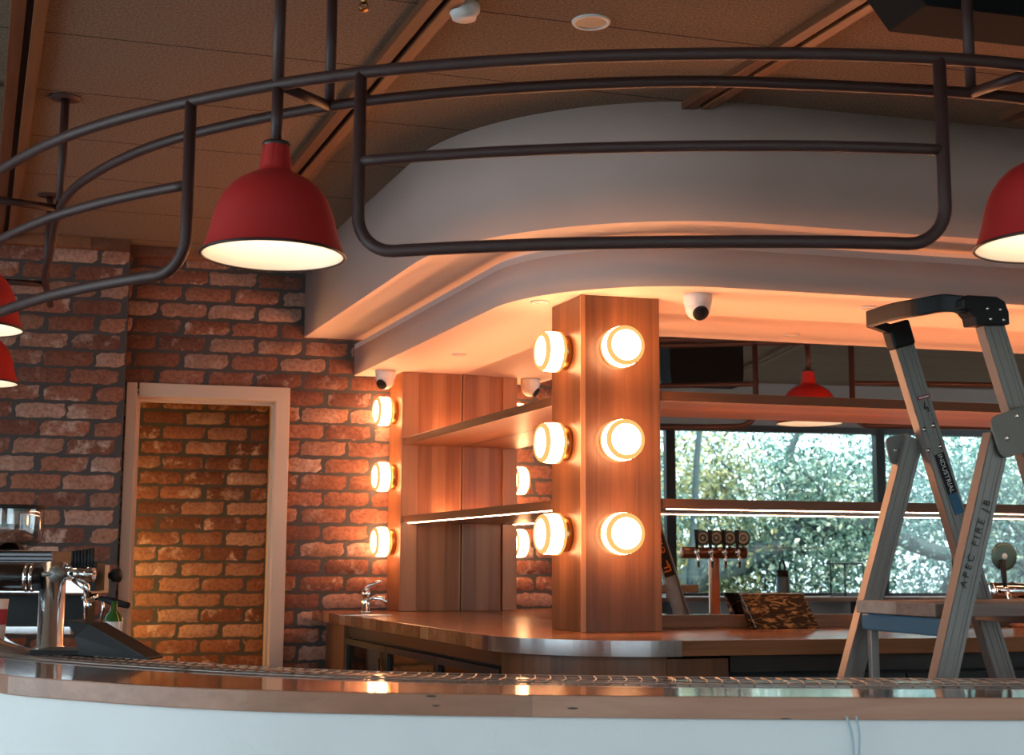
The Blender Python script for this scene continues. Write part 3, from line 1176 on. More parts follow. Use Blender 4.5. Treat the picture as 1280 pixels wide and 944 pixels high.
# ---- round wall lights
def make_sconce(label, group):
    r = empty('round_wall_light', (0, 0, 0), 0, label, 'wall light', group)
    ax = Vector((0, -1, 0))
    MB().lathe([(0, 0), (0.066, 0), (0.068, 0.004), (0.068, 0.026), (0.062, 0.030), (0, 0.030)], (0, 0, 0), ax, 40).build('base', M['brass'], r, local=True)
    m_ = MB()
    m_.lathe([(0.070, 0.028), (0.077, 0.034), (0.080, 0.055), (0.078, 0.092), (0.072, 0.106)], (0, 0, 0), ax, 60, rib=-0.03)
    m_.lathe([(0.0001, 0.109), (0.059, 0.109), (0.060, 0.105)], (0, 0, 0), ax, 60)
    g = m_.build('glass_shade', [M['sconce']], r, local=True)
    m_ = MB()
    m_.lathe([(0.059, 0.104), (0.060, 0.112), (0.067, 0.113), (0.074, 0.106), (0.077, 0.098)], (0, 0, 0), ax, 60)
    m_.build('shade_rim', M['sconce_rim'], r, local=True)
    m_ = MB()
    m_.lathe([(0.077, 0.030), (0.0815, 0.034), (0.0815, 0.040), (0.078, 0.043)], (0, 0, 0), ax, 60)
    m_.build('shade_collar', M['sconce_rim'], r, local=True)
    return r


proto = make_sconce('x', 'x')
FLn = -N
a_front = math.atan2(FLn.y, FLn.x) + math.pi / 2
a_left = math.atan2(LN.y, LN.x) + math.pi / 2
spots = []
fc = cf0 + U * 0.163
for i, py in enumerate((432, 549.5, 667)):
    p = Pn(781, py, cf0 - N * 0.09, N)
    p = p + N * ((cf0 - p).dot(N) - 0.001)
    spots.append((Vector((p.x, p.y, p.z)), a_front, ('uppermost', 'middle', 'lowest')[i] + ' round light on the front face of the timber column', 'lights on the column front'))
zs = [s[0].z for s in spots]
for i in range(3):
    p = cf0 + L * 0.145 + LN * 0.001
    spots.append((Vector((p.x, p.y, zs[i])), a_left, ('uppermost', 'middle', 'lowest')[i] + ' round light on the left side face of the timber column', 'lights on the column side'))
for i in range(3):
    p = pf + L * 0.125 + LN * 0.001
    spots.append((Vector((p.x, p.y, zs[i])), a_left, ('uppermost', 'middle', 'lowest')[i] + ' round light on the far pilaster beside the brick wall', 'lights on the pilaster'))
for i, (p, a, lab, g) in enumerate(spots):
    o = proto if i == 0 else copy_tree(proto)
    o.location = p
    o.rotation_euler = (0, 0, a)
    o['label'] = lab
    o['group'] = g


# ---- dome cameras
def make_dome():
    r = empty('dome_camera', (0, 0, 0), 0, 'x', 'security camera')
    MB().lathe([(0, 0), (0.056, 0), (0.057, -0.012), (0.055, -0.03), (0.050, -0.048)], (0, 0, 0), Z, 40).build('base', M['white_pl'], r, local=True)
    m_ = MB()
    m_.sphere((0, 0, -0.050), 0.0495, 32, 1, 1, 1.0)
    m_.build('ball', M['white_pl'], r, local=True)
    ax = Vector((0, -0.72, -0.60)).normalized()
    m_ = MB()
    m_.lathe([(0.031, 0.038), (0.031, 0.047), (0.027, 0.051), (0.0001, 0.053)], (0, 0, -0.050), ax, 32)
    m_.build('lens_face', M['black'], r, local=True)
    m_ = MB()
    m_.tube([Vector((0.044 * math.cos(t), -0.02 - 0.022 * math.sin(t), -0.033 + 0.006 * math.sin(t))) for t in [math.pi * k / 12 for k in range(13)]], 0.0018, 6)
    m_.build('cover_slot', M['black'], r, local=True)
    return r


dome = make_dome()
for i, (px, py, rz, lab) in enumerate(((872, 368, 12, 'white dome camera under the soffit right of the timber column'),
                                       (482, 463, -35, 'white dome camera under the soffit by the far pilaster'))):
    o = dome if i == 0 else copy_tree(dome)
    p = Pz(px, py + 1, SOF)
    o.location = (p.x, p.y, SOF)
    o.rotation_euler = (0, 0, R(rz))
    o['label'] = lab


# ---- recessed soffit downlights
def make_dl():
    r = empty('soffit_downlight', (0, 0, 0), 0, 'x', 'downlight', 'downlights in the lower soffit')
    MB().lathe([(0.026, 0), (0.036, -0.001), (0.038, -0.004), (0.028, -0.006), (0.026, 0)], (0, 0, 0), Z, 28).build('trim_ring', M['white_pl'], r, local=True)
    MB().lathe([(0.0001, -0.001), (0.026, -0.001)], (0, 0, 0), Z, 28).build('lens', M['white_in'], r, local=True)
    return r


dl = make_dl()
for i, (px, py, lab) in enumerate(((675, 377, 'small white downlight in the soffit left of the column top'),
                                   (574, 443, 'small downlight in the soffit above the far pilaster'),
                                   (1085, 384, 'small downlight in the soffit above the ladder handle'))):
    o = dl if i == 0 else copy_tree(dl)
    p = Pz(px, py, SOF)
    o.location = (p.x, p.y, SOF)
    o['label'] = lab


# ================================================================== CEILING BEAMS
def ceil_beam(px, py, wpx, label, l0=-7.0, l1=4.2, clip=True):
    p = Pz(px, py, CEIL); p.z = CEIL
    root = empty('ceiling_beam', p, 0, label, 'ceiling beam', 'twin timber ceiling beams')
    side = Vector((math.cos(R(21.5)), math.sin(R(21.5)), 0))
    far = line_x(p, L, BO - N * 0.06, U)
    a = p - L * 6.5
    b = Vector((far.x, far.y, CEIL))
    for s, hw in ((-0.030, 0.022), (0.034, 0.020)):
        m_ = MB(); m_.box((a + b) / 2 + side * s - Z * 0.015, L, side, Z, (b - a).length / 2, hw, 0.015)
        m_.build('rail', M['beam'], root, bevel=0.003)
    m_ = MB(); m_.box((a + b) / 2 + side * 0.003 - Z * 0.006, L, side, Z, (b - a).length / 2, 0.012, 0.006)
    m_.build('slot', M['black'], root)
    return root


ceil_beam(505, 52, 40, 'twin timber ceiling beam running over the left end of the bulkhead')
ceil_beam(1000, 45, 40, 'twin timber ceiling beam over the middle of the bulkhead', clip=False)
ceil_beam(24, 120, 40, 'twin timber ceiling beam at the far left above the brick pier')


def ceil_beam_at(p, label):
    root = empty('ceiling_beam', p, 0, label, 'ceiling beam', 'twin timber ceiling beams')
    side = Vector((math.cos(R(21.5)), math.sin(R(21.5)), 0))
    a, b = p - L * 5.2, p + L * 0.9
    for s, hw in ((-0.030, 0.022), (0.034, 0.020)):
        MB().box((a + b) / 2 + side * s - Z * 0.015, L, side, Z, (b - a).length / 2, hw, 0.015).build('rail', M['beam'], root, bevel=0.003)
    MB().box((a + b) / 2 + side * 0.003 - Z * 0.006, L, side, Z, (b - a).length / 2, 0.012, 0.006).build('slot', M['black'], root)


_b1, _b2 = Pz(505, 52, CEIL), Pz(1000, 45, CEIL)
for k, nm_ in ((1, 'twin timber ceiling beam right of the frame, left one in the mirror strip'), (2, 'twin timber ceiling beam farther right of the frame, right one in the mirror strip')):
    q = _b2 + (_b2 - _b1) * k
    ceil_beam_at(Vector((q.x, q.y, CEIL)), nm_)

# ================================================================== SUSPENDED RAIL
RZ = 2.577
outer_px = [(0, 214), (60, 179), (120, 157), (180, 139.5), (240, 126), (345, 105), (465, 89), (560, 80.5), (640, 75), (760, 69.5), (880, 67.5), (1040, 67), (1160, 73), (1280, 80.5)]
inner_px = [(62, 322), (68, 285), (76, 257), (94, 233), (150, 199), (225, 171), (330, 147), (416, 132), (512, 120), (640, 110), (760, 104), (880, 101), (1040, 107), (1160, 113), (1280, 122.5)]
op = [Pz(a, b, RZ) for a, b in outer_px]
ip = [Pz(a, b, RZ) for a, b in inner_px]
PA, PB = Vector((-1.90, 4.66, RZ)), Vector((-2.44, 6.12, RZ))
op = [Vector((-2.62, 6.75, RZ)), PB, PA] + op[0:]
ip = [Vector((-2.32, 6.72, RZ)), ip[0] + L * 0.42] + ip
op += [Vector((1.95, 3.66, RZ)), Vector((2.62, 4.20, RZ)), Vector((3.7, 4.72, RZ)), Vector((5.2, 5.1, RZ)), Vector((7.0, 5.5, RZ))]
ip += [Vector((1.82, 3.82, RZ)), Vector((2.50, 4.37, RZ)), Vector((3.62, 4.91, RZ)), Vector((5.15, 5.3, RZ)), Vector((6.95, 5.7, RZ))]
ip = [p for p in ip]
O = smooth(resample(catmull(op, 10), 0.05), 14)
I = smooth(resample(catmull(ip, 10), 0.05), 10)
Oc, Ic = cum(O), cum(I)
rail = empty('suspended_rail', Vector((0.5, 3.4, RZ)), 0, 'curved dark brown tubular steel rail hung from the ceiling over the bar', 'rail')
PR = 0.0165
MB().tube(O, PR, 14).build('outer_tube', M['rail'], rail)
MB().tube(I, 0.0155, 14).build('inner_tube', M['rail'], rail)


def flange(m_, p, r):
    m_.lathe([(0.0001, 0), (0.055, 0), (0.055, -0.006), (r, -0.008)], (p.x, p.y, CEIL), Z, 24)


zmid, zbot = 2.337, 2.092
s_P1 = s_near(O, Oc, Pz(343, 105, RZ))
s_P2 = s_near(O, Oc, Pz(1300, 82, RZ))
s_235 = s_near(O, Oc, Pz(236, 127, RZ)); s_465 = s_near(O, Oc, Pz(458, 90, RZ)); s_1162 = s_near(O, Oc, Pz(1173, 74, RZ))
P3v = Vector((2.62, 4.20, 0))
s_P3 = s_near(O, Oc, P3v)
s_PA, s_PB = s_near(O, Oc, PA), s_near(O, Oc, PB)
s_P4 = s_P3 + (s_P3 - s_P2)
g1, g2 = s_P1 - s_235, s_465 - s_P1
print('spacings', s_PA - s_PB, s_P1 - s_PA, s_P2 - s_P1, s_P3 - s_P2, g1, g2)


def hang_panel(sa, sb):
    """a hoop below the outer tube from sa to sb with rounded lower corners and a middle tube"""
    m_ = MB()
    path = []
    rc = 0.10
    zb = zbot
    pts = []
    a = at_s(O, Oc, sa)
    pts.append(Vector((a.x, a.y, RZ)))
    pts.append(Vector((a.x, a.y, zb + rc)))
    for k in range(1, 9):
        t = math.pi / 2 * k / 8
        q = at_s(O, Oc, sa + rc * (1 - math.cos(t)))
        pts.append(Vector((q.x, q.y, zb + rc - rc * math.sin(t))))
    s = sa + rc + 0.05
    while s < sb - rc - 0.02:
        q = at_s(O, Oc, s)
        pts.append(Vector((q.x, q.y, zb)))
        s += 0.05
    for k in range(0, 9):
        t = math.pi / 2 * k / 8
        q = at_s(O, Oc, sb - rc + rc * math.sin(t))
        pts.append(Vector((q.x, q.y, zb + rc - rc * math.cos(t))))
    b = at_s(O, Oc, sb)
    pts.append(Vector((b.x, b.y, RZ)))
    m_.tube(pts, PR, 14)
    h = m_.build('hanging_hoop', M['rail'], rail)
    mid = []
    s = sa
    while s <= sb:
        q = at_s(O, Oc, s); mid.append(Vector((q.x, q.y, zmid))); s += 0.05
    q = at_s(O, Oc, sb); mid.append(Vector((q.x, q.y, zmid)))
    MB().tube(mid, 0.0145, 12).build('middle_tube', M['rail'], h)


hang_panel(s_PA + g2, s_235)
hang_panel(s_465, s_1162)
hang_panel(s_P2 + g2, s_P3 - g1)
hang_panel(s_P3 + g2, s_P4 - g1)
hang_panel(s_P4 + g2, s_P4 + g2 + 1.3)
hang_panel(s_PB + g2, s_PA - g1)

inner_posts = [Pz(414, 132, RZ), Pz(1222, 117, RZ), Pz(74, 262, RZ)]
stations = [s_P1, s_P2, s_PA, s_P3, s_PB, s_P4]
for k, s in enumerate(stations):
    q = at_s(O, Oc, s)
    if k < 3:
        r_ = I[min(range(len(I)), key=lambda i: (I[i].xy - inner_posts[k].xy).length)]
    else:
        r_ = I[min(range(len(I)), key=lambda i: (I[i].xy - q.xy).length)]
    m_ = MB(); m_.tube([Vector((r_.x, r_.y, RZ)), Vector((r_.x, r_.y, CEIL))], 0.0155, 14); flange(m_, r_, 0.0155)
    m_.build('ceiling_post', M['rail'], rail)
    m_ = MB(); m_.tube([Vector((q.x, q.y, RZ)), Vector((q.x, q.y, CEIL))], PR, 14); flange(m_, q, PR)
    m_.build('ceiling_post', M['rail'], rail)
    MB().tube([Vector((q.x, q.y, RZ)), Vector((r_.x, r_.y, RZ))], 0.0145, 12).build('connector', M['rail'], rail)


# ---- red pendants
def make_pendant():
    r = empty('pendant_lamp', (0, 0, 0), 0, 'x', 'pendant lamp', 'red enamel pendants along the suspended rail')
    prof = [(0.188, 0.0), (0.186, 0.006), (0.176, 0.034), (0.166, 0.070), (0.160, 0.098), (0.152, 0.124), (0.140, 0.152), (0.122, 0.178), (0.098, 0.200), (0.070, 0.216), (0.050, 0.224), (0.045, 0.228), (0.043, 0.240), (0.035, 0.300)]
    m_ = MB(); m_.lathe(prof, (0, 0, 0), Z, 56)
    m_.lathe([(0.035, 0.300), (0.0, 0.301)], (0, 0, 0), Z, 24)
    sh = m_.build('shade', M['red'], r, local=True)
    pin = [(a - 0.003, max(h - 0.002, 0.001)) for a, h in prof[:-3]] + [(0.0001, 0.222)]
    MB().lathe(pin, (0, 0, 0), Z, 56).build('inner_lining', M['white_in'], r, local=True)
    MB().lathe([(0.185, -0.003), (0.191, -0.003), (0.193, 0.0), (0.191, 0.004), (0.185, 0.003), (0.185, -0.003)], (0, 0, 0), Z, 56).build('rim', M['rim'], r, local=True)
    MB().lathe([(0.0, 0.309), (0.036, 0.309), (0.038, 0.303), (0.036, 0.298)], (0, 0, 0), Z, 28).build('cap', M['rim'], r, local=True)
    MB().tube([(0, 0, 0.305), (0, 0, RZ - PEND_Z - 0.012)], 0.0158, 14).build('stem', M['rail'], r, local=True)
    m_ = MB(); m_.sphere((0, 0, 0.115), 0.034, 20); m_.lathe([(0.022, 0.14), (0.022, 0.21)], (0, 0, 0), Z, 16)
    m_.build('bulb', M['bulb'], r, local=True)
    return r


PEND_Z = 2.105
pend = make_pendant()
labs = ['red pendant lamp hanging left of the long rail hoop, the only one wholly in view',
        'red pendant lamp cut by the right edge of the frame',
        'upper red pendant lamp cut by the left edge, in front of the pier',
        'red pendant lamp right of frame, seen in the mirror',
        'lower and farther red pendant lamp cut by the left edge',
        'red pendant lamp farthest right along the rail, outside the frame']
for k, s in enumerate(stations[:5]):
    o = pend if k == 0 else copy_tree(pend)
    q = at_s(O, Oc, s)
    o.location = (q.x, q.y, PEND_Z)
    o['label'] = labs[k]

# ================================================================== THE BAR IN FRONT
BT = 1.007
fr_px = [(0, 843), (60, 848), (120, 852.5), (208, 858), (330, 863), (480, 866), (640, 868.5), (800, 870), (900, 871), (1100, 872), (1280, 872.5)]
bk_px = [(0, 784), (4, 792), (15, 802), (45, 812), (95, 819.5), (185, 826.5), (300, 833.5), (420, 839.5), (530, 843), (640, 845.5), (900, 849), (1100, 850), (1280, 850.5)]
fp = [Pz(a, b, BT) for a, b in fr_px]
bp_ = [Pz(a, b, BT) for a, b in bk_px]
fp = [Vector((-2.95, 6.55, BT)), Vector((-2.65, 5.7, BT)), Vector((-2.05, 4.55, BT))] + fp + [Vector((1.85, 3.16, BT)), Vector((2.65, 3.70, BT)), Vector((3.9, 4.25, BT)), Vector((6.3, 4.9, BT))]
bp_ = bp_ + [Vector((1.78, 3.68, BT)), Vector((2.42, 4.16, BT)), Vector((3.75, 4.74, BT)), Vector((6.2, 5.4, BT))]
F_ = smooth(resample(catmull(fp, 8), 0.05), 8)
B_ = smooth(resample(catmull(bp_, 8), 0.05), 6)


def to_n(path, n):
    c = cum(path)
    return [at_s(path, c, c[-1] * k / (n - 1)) for k in range(n)]


# pair the edges by nearest normal so the slab has clean quads
NB = 160
Fn = to_n(F_, NB)
Bn = []
Bc = cum(B_)
lasts = 0
for i, p in enumerate(Fn):
    t = (Fn[min(i + 1, NB - 1)] - Fn[max(i - 1, 0)]).normalized()
    best, bs = 1e9, lasts
    for k in range(0, 4000):
        s = lasts + k * 0.005
        if s > Bc[-1]: break
        q = at_s(B_, Bc, s) if k % 4 == 0 else None
        if q is None: continue
        e = abs((q - p).dot(t))
        if e < best:
            best, bs = e, s
        if k * 0.005 > 0.6: break
    lasts = bs
    Bn.append(at_s(B_, Bc, bs))
if (Bn[0] - B_[0]).length > 0.01: Bn[0] = B_[0].copy()
Bn[-1] = B_[-1].copy()
bar_t = empty('front_bar', Vector((0, 3.3, 0)), 0, 'curved front bar with glossy timber top over a white rendered front', 'bar counter')
mb = MB(); mb.ribbon(Fn, Bn, BT - 0.05, BT)
# edge faces take the edge timber
for i, f in enumerate(mb.f):
    c = sum((mb.v[k] for k in f), Vector()) / len(f)
    zs_ = [mb.v[k].z for k in f]
    if max(zs_) - min(zs_) > 0.02: mb.mi[i] = 1
mb.build('bar_top', [M['wood_bar'], M['wood_baredge']], bar_t, bevel=0.003)
Fi = offset(Fn, 0.015)
if (Fi[80] - Bn[80]).length > (Fn[80] - Bn[80]).length: Fi = offset(Fn, -0.015); sg2 = -1
else: sg2 = 1
Fo = offset(Fn, 0.135 * sg2)
mb = MB(); mb.ribbon(Fi, Fo, 0, BT - 0.0505)
for i in range(len(mb.f)): mb.sm[i] = True
fw = mb.build('white_front', M['barwhite'], bar_t)
md = fw.modifiers.new('es', 'EDGE_SPLIT'); md.split_angle = R(40)

# drip mats along the service edge
def drip_mat(px0, px1, label, y_in=0.035, y_w=0.17):
    cB = cum(Bn)
    s0, s1 = None, None
    idx = [i for i in range(NB) if True]
    def s_at(px):
        bi = 0; bd = 1e9
        for i, p in enumerate(Bn):
            d = ROT.transposed() @ (p - CAM)
            x = CX + FPX * d.x / -d.z
            if abs(x - px) < bd: bd = abs(x - px); bi = i
        return cB[bi]
    s0 = s_at(px0) if px0 is not None else 0.15
    s1 = s_at(px1) if px1 < 3000 else cB[-1] - 0.5
    m_ = MB()
    bars = []
    s = s0
    k = 0
    pa, pb = [], []
    while s < s1:
        p = at_s(Bn, cB, s); q = at_s(Bn, cB, s + 0.01)
        t = (q - p).normalized(); nrm = Vector((-t.y, t.x, 0))
        f = at_s(Fn, cum_F, cum_F[-1] * s / cB[-1])
        if nrm.dot(Fn[80] - Bn[80]) < 0: nrm = -nrm
        a, b = p + nrm * y_in + Z * 0.006, p + nrm * (y_in + y_w) + Z * 0.0035
        pa.append(a); pb.append(b)
        mid_ = (a + b) / 2 + t * 0.012
        m_.tube([a, a.lerp(b, .25) + t * 0.008, mid_, a.lerp(b, .75) + t * 0.008, b], 0.0020, 5)
        s += 0.038
    m_.tube(pa, 0.002, 6); m_.tube(pb, 0.002, 6)
    m_.tube([a.lerp(b, .33) for a, b in zip(pa, pb)], 0.0018, 5)
    m_.tube([a.lerp(b, .66) for a, b in zip(pa, pb)], 0.0018, 5)
    return tag(m_.build('drip_mat', M['matsteel']), label, 'drip mat', 'steel wire drip mats on the front bar')


cum_F = cum(Fn)
drip_mat(2, 300, 'steel wire drip mat on the curved left end of the front bar')
drip_mat(304, 843, 'steel wire drip mat on the front bar before the column')
drip_mat(848, 1500, 'steel wire drip mat on the right side of the front bar')
# cable hanging down the white front
m_ = MB()
pts = []
for (px, py) in ((1058, 896), (1063, 910), (1066, 926), (1067, 944), (1068, 990)):
    pts.append(Pn(px, py, at_s(Fi, cum(Fi), 0) * 0 + Fi[min(range(NB), key=lambda i: abs((ROT.transposed() @ (Fi[i] - CAM)).x / -(ROT.transposed() @ (Fi[i] - CAM)).z - (1064 - CX) / FPX))] - Vector((0, 0.02, 0)), Vector((0, 1, 0))))
m_.tube(catmull(pts, 5), 0.0028, 8)
pts2 = [p + Vector((0.022 - 0.003 * k, 0.003, 0)) for k, p in enumerate(pts)]
m_.tube(catmull(pts2, 5), 0.0022, 8)
tag(m_.build('hanging_cable', M['cable']), 'thin pale blue cable hanging down the white bar front', 'cable')

# ================================================================== LADDER
YL, YR = 4.32, 3.88
HL = Py(1141, 560, YL)
HR = Py(1262, 540, YR)
wv = Vector((HR.x - HL.x, HR.y - HL.y, 0))
WL = wv.length
wdir = wv.normalized()
edir = Vector((-wdir.y, wdir.x, 0))
if edir.x < 0: edir = -edir


def onL(px, py, off=0.0): return Pn(px, py, HL + wdir * off, wdir)
def onR(px, py, off=0.0): return Pn(px, py, HR + wdir * off, wdir)


lad = empty('step_ladder', Vector(((HL.x + HR.x) / 2, (HL.y + HR.y) / 2, 0)), 0, 'aluminium platform step ladder standing between the front bar and the back counter', 'ladder')


def ext(p, q, z):
    t = (z - p.z) / (q.z - p.z)
    return p + (q - p) * t


def railbar(a, b, name, w_=0.072, dep=0.03, flip=1, mat='alu'):
    d = (b - a).normalized()
    v = wdir.cross(d).normalized()
    m_ = MB()
    # channel: web plus two lips and two shallow ribs
    m_.box((a + b) / 2, d, v, wdir, (b - a).length / 2, w_ / 2, 0.003)
    for s in (-1, 1):
        m_.box((a + b) / 2 + v * s * (w_ / 2 - 0.002) - wdir * flip * dep / 2, d, v, wdir, (b - a).length / 2, 0.0025, dep / 2 + 0.003)
        m_.box((a + b) / 2 + v * s * (w_ / 2 - 0.008) + wdir * 0.003, d, v, wdir, (b - a).length / 2, 0.006, 0.0025)
        m_.box((a + b) / 2 + v * s * w_ * 0.17 + wdir * 0.003, d, v, wdir, (b - a).length / 2, 0.003, 0.0015)
    return m_.build(name, M[mat], lad)


# front rails
FLt, FLb = onL(1129, 428), onL(1257, 848)
FLfoot = ext(FLt, FLb, 0.02)
fl_rail = railbar(FLt, FLfoot, 'front_rail')
dfl = (FLb - FLt).normalized()
FRt = onR(1240, 402)
# same slope as the left
FRb = FRt + (FLb - FLt) * (FRt.z - 0.02) / (FLt.z - FLb.z)
fr_rail = railbar(FRt, FRb, 'front_rail')
# rear legs
RLt, RLb = onL(1143, 548, -0.03), onL(1066, 848, -0.03)
RLfoot = ext(RLt, RLb, 0.02)
railbar(RLt, RLfoot, 'rear_leg', 0.066)
RRt, RRb = onR(1250, 545, 0.02), onR(1183, 848, 0.02)
RRfoot = ext(RRt, RRb, 0.02)
rr_leg = railbar(RRt, RRfoot, 'rear_leg', 0.068)
for p in (FLfoot, FRb, RLfoot, RRfoot):
    MB().box(Vector((p.x, p.y, 0.02)), edir, wdir, Z, 0.045, 0.02, 0.02).build('rubber_foot', M['black'], lad, bevel=0.004)


def plate(c, ang, hw, hh_, off, rivs, nm='hinge_bracket', mat='galv'):
    """rounded plate parallel to the side frame"""
    ca, sa = math.cos(ang), math.sin(ang)
    ax = edir * ca + Z * sa; ay = -edir * sa + Z * ca
    m_ = MB()
    pts = []
    rc = min(hw, hh_) * 0.45
    for (sx, sy, a0) in ((1, 1, 0), (-1, 1, 90), (-1, -1, 180), (1, -1, 270)):
        for k in range(6):
            t = R(a0 + 18 * k)
            pts.append((sx * (hw - rc) + rc * math.cos(t), sy * (hh_ - rc) + rc * math.sin(t)))
    n_ = len(pts)
    vs_ = []
    for dd in (-0.003, 0.003):
        for (x, y) in pts: vs_.append(c + ax * x + ay * y + wdir * (off + dd))
    fs = [tuple(range(n_))[::-1], tuple(range(n_, 2 * n_))] + [(i, (i + 1) % n_, n_ + (i + 1) % n_, n_ + i) for i in range(n_)]
    m_.add(vs_, fs)
    o = m_.build(nm, M[mat], lad, bevel=0.001)
    for (x, y) in rivs:
        MB().lathe([(0.0001, 0.006), (0.004, 0.005), (0.0075, 0.0)], c + ax * x + ay * y + wdir * (off + 0.003), wdir, 14).build('rivet', M['steel'], o)
    return o


plate(HR + edir * 0.0, R(18), 0.085, 0.062, 0.036, [(-0.045, -0.01), (0.01, 0.04), (0.02, -0.035), (0.055, 0.01)])
plate(HL - edir * 0.015, R(12), 0.05, 0.045, -0.045, [(-0.02, 0.0)])
for (px, py) in ((1167, 532), (1176, 558), (1155, 537), (1161, 563)):
    MB().lathe([(0.0001, 0.006), (0.005, 0.005), (0.009, 0.0)], onL(px, py, 0.004), wdir, 14).build('rivet', M['steel'], fl_rail)

# black top handle: two corner caps and the tray bar between them
cap = MB()
def cap_box(p, q, w_, dep, off):
    d = (q - p).normalized(); v = wdir.cross(d).normalized()
    cap.box((p + q) / 2 + wdir * off, d, v, wdir, (q - p).length / 2, w_ / 2, dep / 2)
pT = onL(1129, 434) ; pT2 = onL(1120, 403)
cap_box(pT + (pT2 - pT) * 0.0, pT2, 0.082, 0.05, -0.008)
cap.build('left_end_cap', M['black'], lad, bevel=0.008)
cap = MB()
# right cap: blocky elbow outline in the side plane
outl = [(1212, 408), (1254, 408), (1253, 392), (1248, 379), (1238, 373), (1202, 371), (1196, 376), (1196, 387), (1204, 391), (1210, 398)]
vs_ = []
for dd in (0.030, -0.03):
    for (a, b) in outl: vs_.append(onR(a, b) + wdir * dd)
k_ = len(outl)
cap.add(vs_, [tuple(range(k_)), tuple(range(k_, 2 * k_))[::-1]] + [(i, (i + 1) % k_, k_ + (i + 1) % k_, k_ + i) for i in range(k_)])
rcap = cap.build('right_end_cap', M['black'], lad, bevel=0.004)
for (a, b) in ((1226, 388), (1242, 389), (1230, 401), (1246, 402)):
    MB().lathe([(0.0001, 0.004), (0.0035, 0.0035), (0.005, 0.0)], onR(a, b) + wdir * 0.030, wdir, 12).build('rivet', M['steel'], rcap)
# the tray bar sweeps from the right cap forward over to the left cap
hb = MB()
pa_ = onR(1203, 381); pb_ = onR(1150, 384, -0.10); pc_ = onL(1083, 399, 0.02); pd_ = onL(1084, 410, 0.0); pe_ = onL(1106, 412, 0.0)
hb_pts = catmull([pa_ + edir * 0.03, pa_, onR(1180, 379, -0.05), pb_, (pb_ + pc_) / 2 + Z * 0.004, pc_ + edir * 0.01], 5)
a_prev = None
sec = []
for i, p in enumerate(hb_pts):
    t = (hb_pts[min(i + 1, len(hb_pts) - 1)] - hb_pts[max(i - 1, 0)]).normalized()
    v = t.cross(Z).normalized()
    sec.append([p + v * 0.012 + Z * 0.026, p - v * 0.012 + Z * 0.026, p - v * 0.012 - Z * 0.026, p + v * 0.012 - Z * 0.026])
vs_ = [q for s in sec for q in s]
fs = [(0, 1, 2, 3), tuple(len(vs_) - 1 - k for k in range(4))]
for i in range(len(sec) - 1):
    for k in range(4):
        fs.append((4 * i + k, 4 * i + 4 + k, 4 * i + 4 + (k + 1) % 4, 4 * i + (k + 1) % 4))
hb.add(vs_, fs)
hb.build('top_handle', M['black'], lad, bevel=0.005)
hb = MB()
hb.bar(pc_ - Z * 0.01 + edir * 0.01, onL(1112, 412) - Z * 0.0, Z, 0.03, 0.03)
hb.build('handle_bracket', M['black'], lad, bevel=0.005)

# platform plank, its blue tube, brace, treads
zP = 1.195
pl0 = onL(1062, 752, -0.02)
c_ = Vector((pl0.x, pl0.y, 0))
plen = 0.62
mb = MB()
v0 = c_; v1 = c_ + edir * plen
mb.box(c_ + edir * plen / 2 + wdir * (WL / 2 + 0.0) + Z * (zP - 0.019), edir, wdir, Z, plen / 2, WL / 2 - 0.035, 0.019)
mb.build('platform', M['plank'], lad, bevel=0.003)
mb = MB()
tl = onL(1082, 781, 0.0); tr = onR(1192, 795, 0.0)
mb.bar(Vector((tl.x, tl.y, zP - 0.066)) + wdir * 0.0, Vector((tr.x, tr.y, zP - 0.066)), Z, 0.05, 0.028)
mb.build('rear_cross_tube', M['bluesteel'], lad, bevel=0.005)
mb = MB()
br = onL(1091, 785, 0.03)
mb.bar(Vector((br.x, br.y, zP - 0.09)), Vector((br.x, br.y, 0.35)), edir, 0.028, 0.02)
mb.build('brace', M['alu'], lad, bevel=0.002)
for z in (0.28, 0.56, 0.84, 1.14):
    a = ext(FLt, FLb, z); b = ext(FRt, FRb, z)
    MB().box((a + b) / 2 + Vector((0, 0, 0)), wdir, edir, Z, (b - a).length / 2 - 0.004, 0.035, 0.012).build('tread', M['alu'], lad, bevel=0.002)
for z in (0.3, 0.75):
    a = ext(RLt, RLb, z); b = ext(RRt, RRb, z)
    MB().bar(a, b, Z, 0.025, 0.02).build('rear_rung', M['alu'], lad)


# lettering and stickers on the rails
def sticker(parent, plane, c0, c1, halfw, off, mat, name):
    a, b = plane(*c0, off), plane(*c1, off)
    d = (b - a).normalized(); v = wdir.cross(d).normalized()
    return MB().box((a + b) / 2, d, v, wdir, (b - a).length / 2, halfw, 0.0006).build(name, M[mat], parent)


s_ = sticker(fl_rail, onL, (1174, 567), (1191, 617), 0.018, 0.0062, 'black', 'label')
a, b = onL(1174, 567, 0.0072), onL(1191, 617, 0.0072)
text_part('lettering', 'INDUSTRIAL', 0.0235, M['whiteprint'], s_, (a + b) / 2, (b - a), Z.cross(b - a).cross(b - a) * -1 if False else wdir.cross(b - a))
sticker(fl_rail, onL, (1191, 617), (1200, 642), 0.018, 0.0062, 'blue', 'blue_label')
a, b = onL(1147, 498.5, 0.0064), onL(1162, 494.5, 0.0064)
d = (b - a).normalized()
MB().box((a + b) / 2, d, wdir.cross(d), wdir, (b - a).length / 2, 0.006, 0.0006).build('red_label', M['redlabel'], fl_rail)
MB().box((a + b) / 2 + wdir * 0.0006, d, wdir.cross(d), wdir, (b - a).length / 2 * 0.8, 0.0022, 0.0006).build('red_label_bar', M['whiteprint'], fl_rail)
o_ = onL(1157, 511, 0.0064)
m_ = MB()
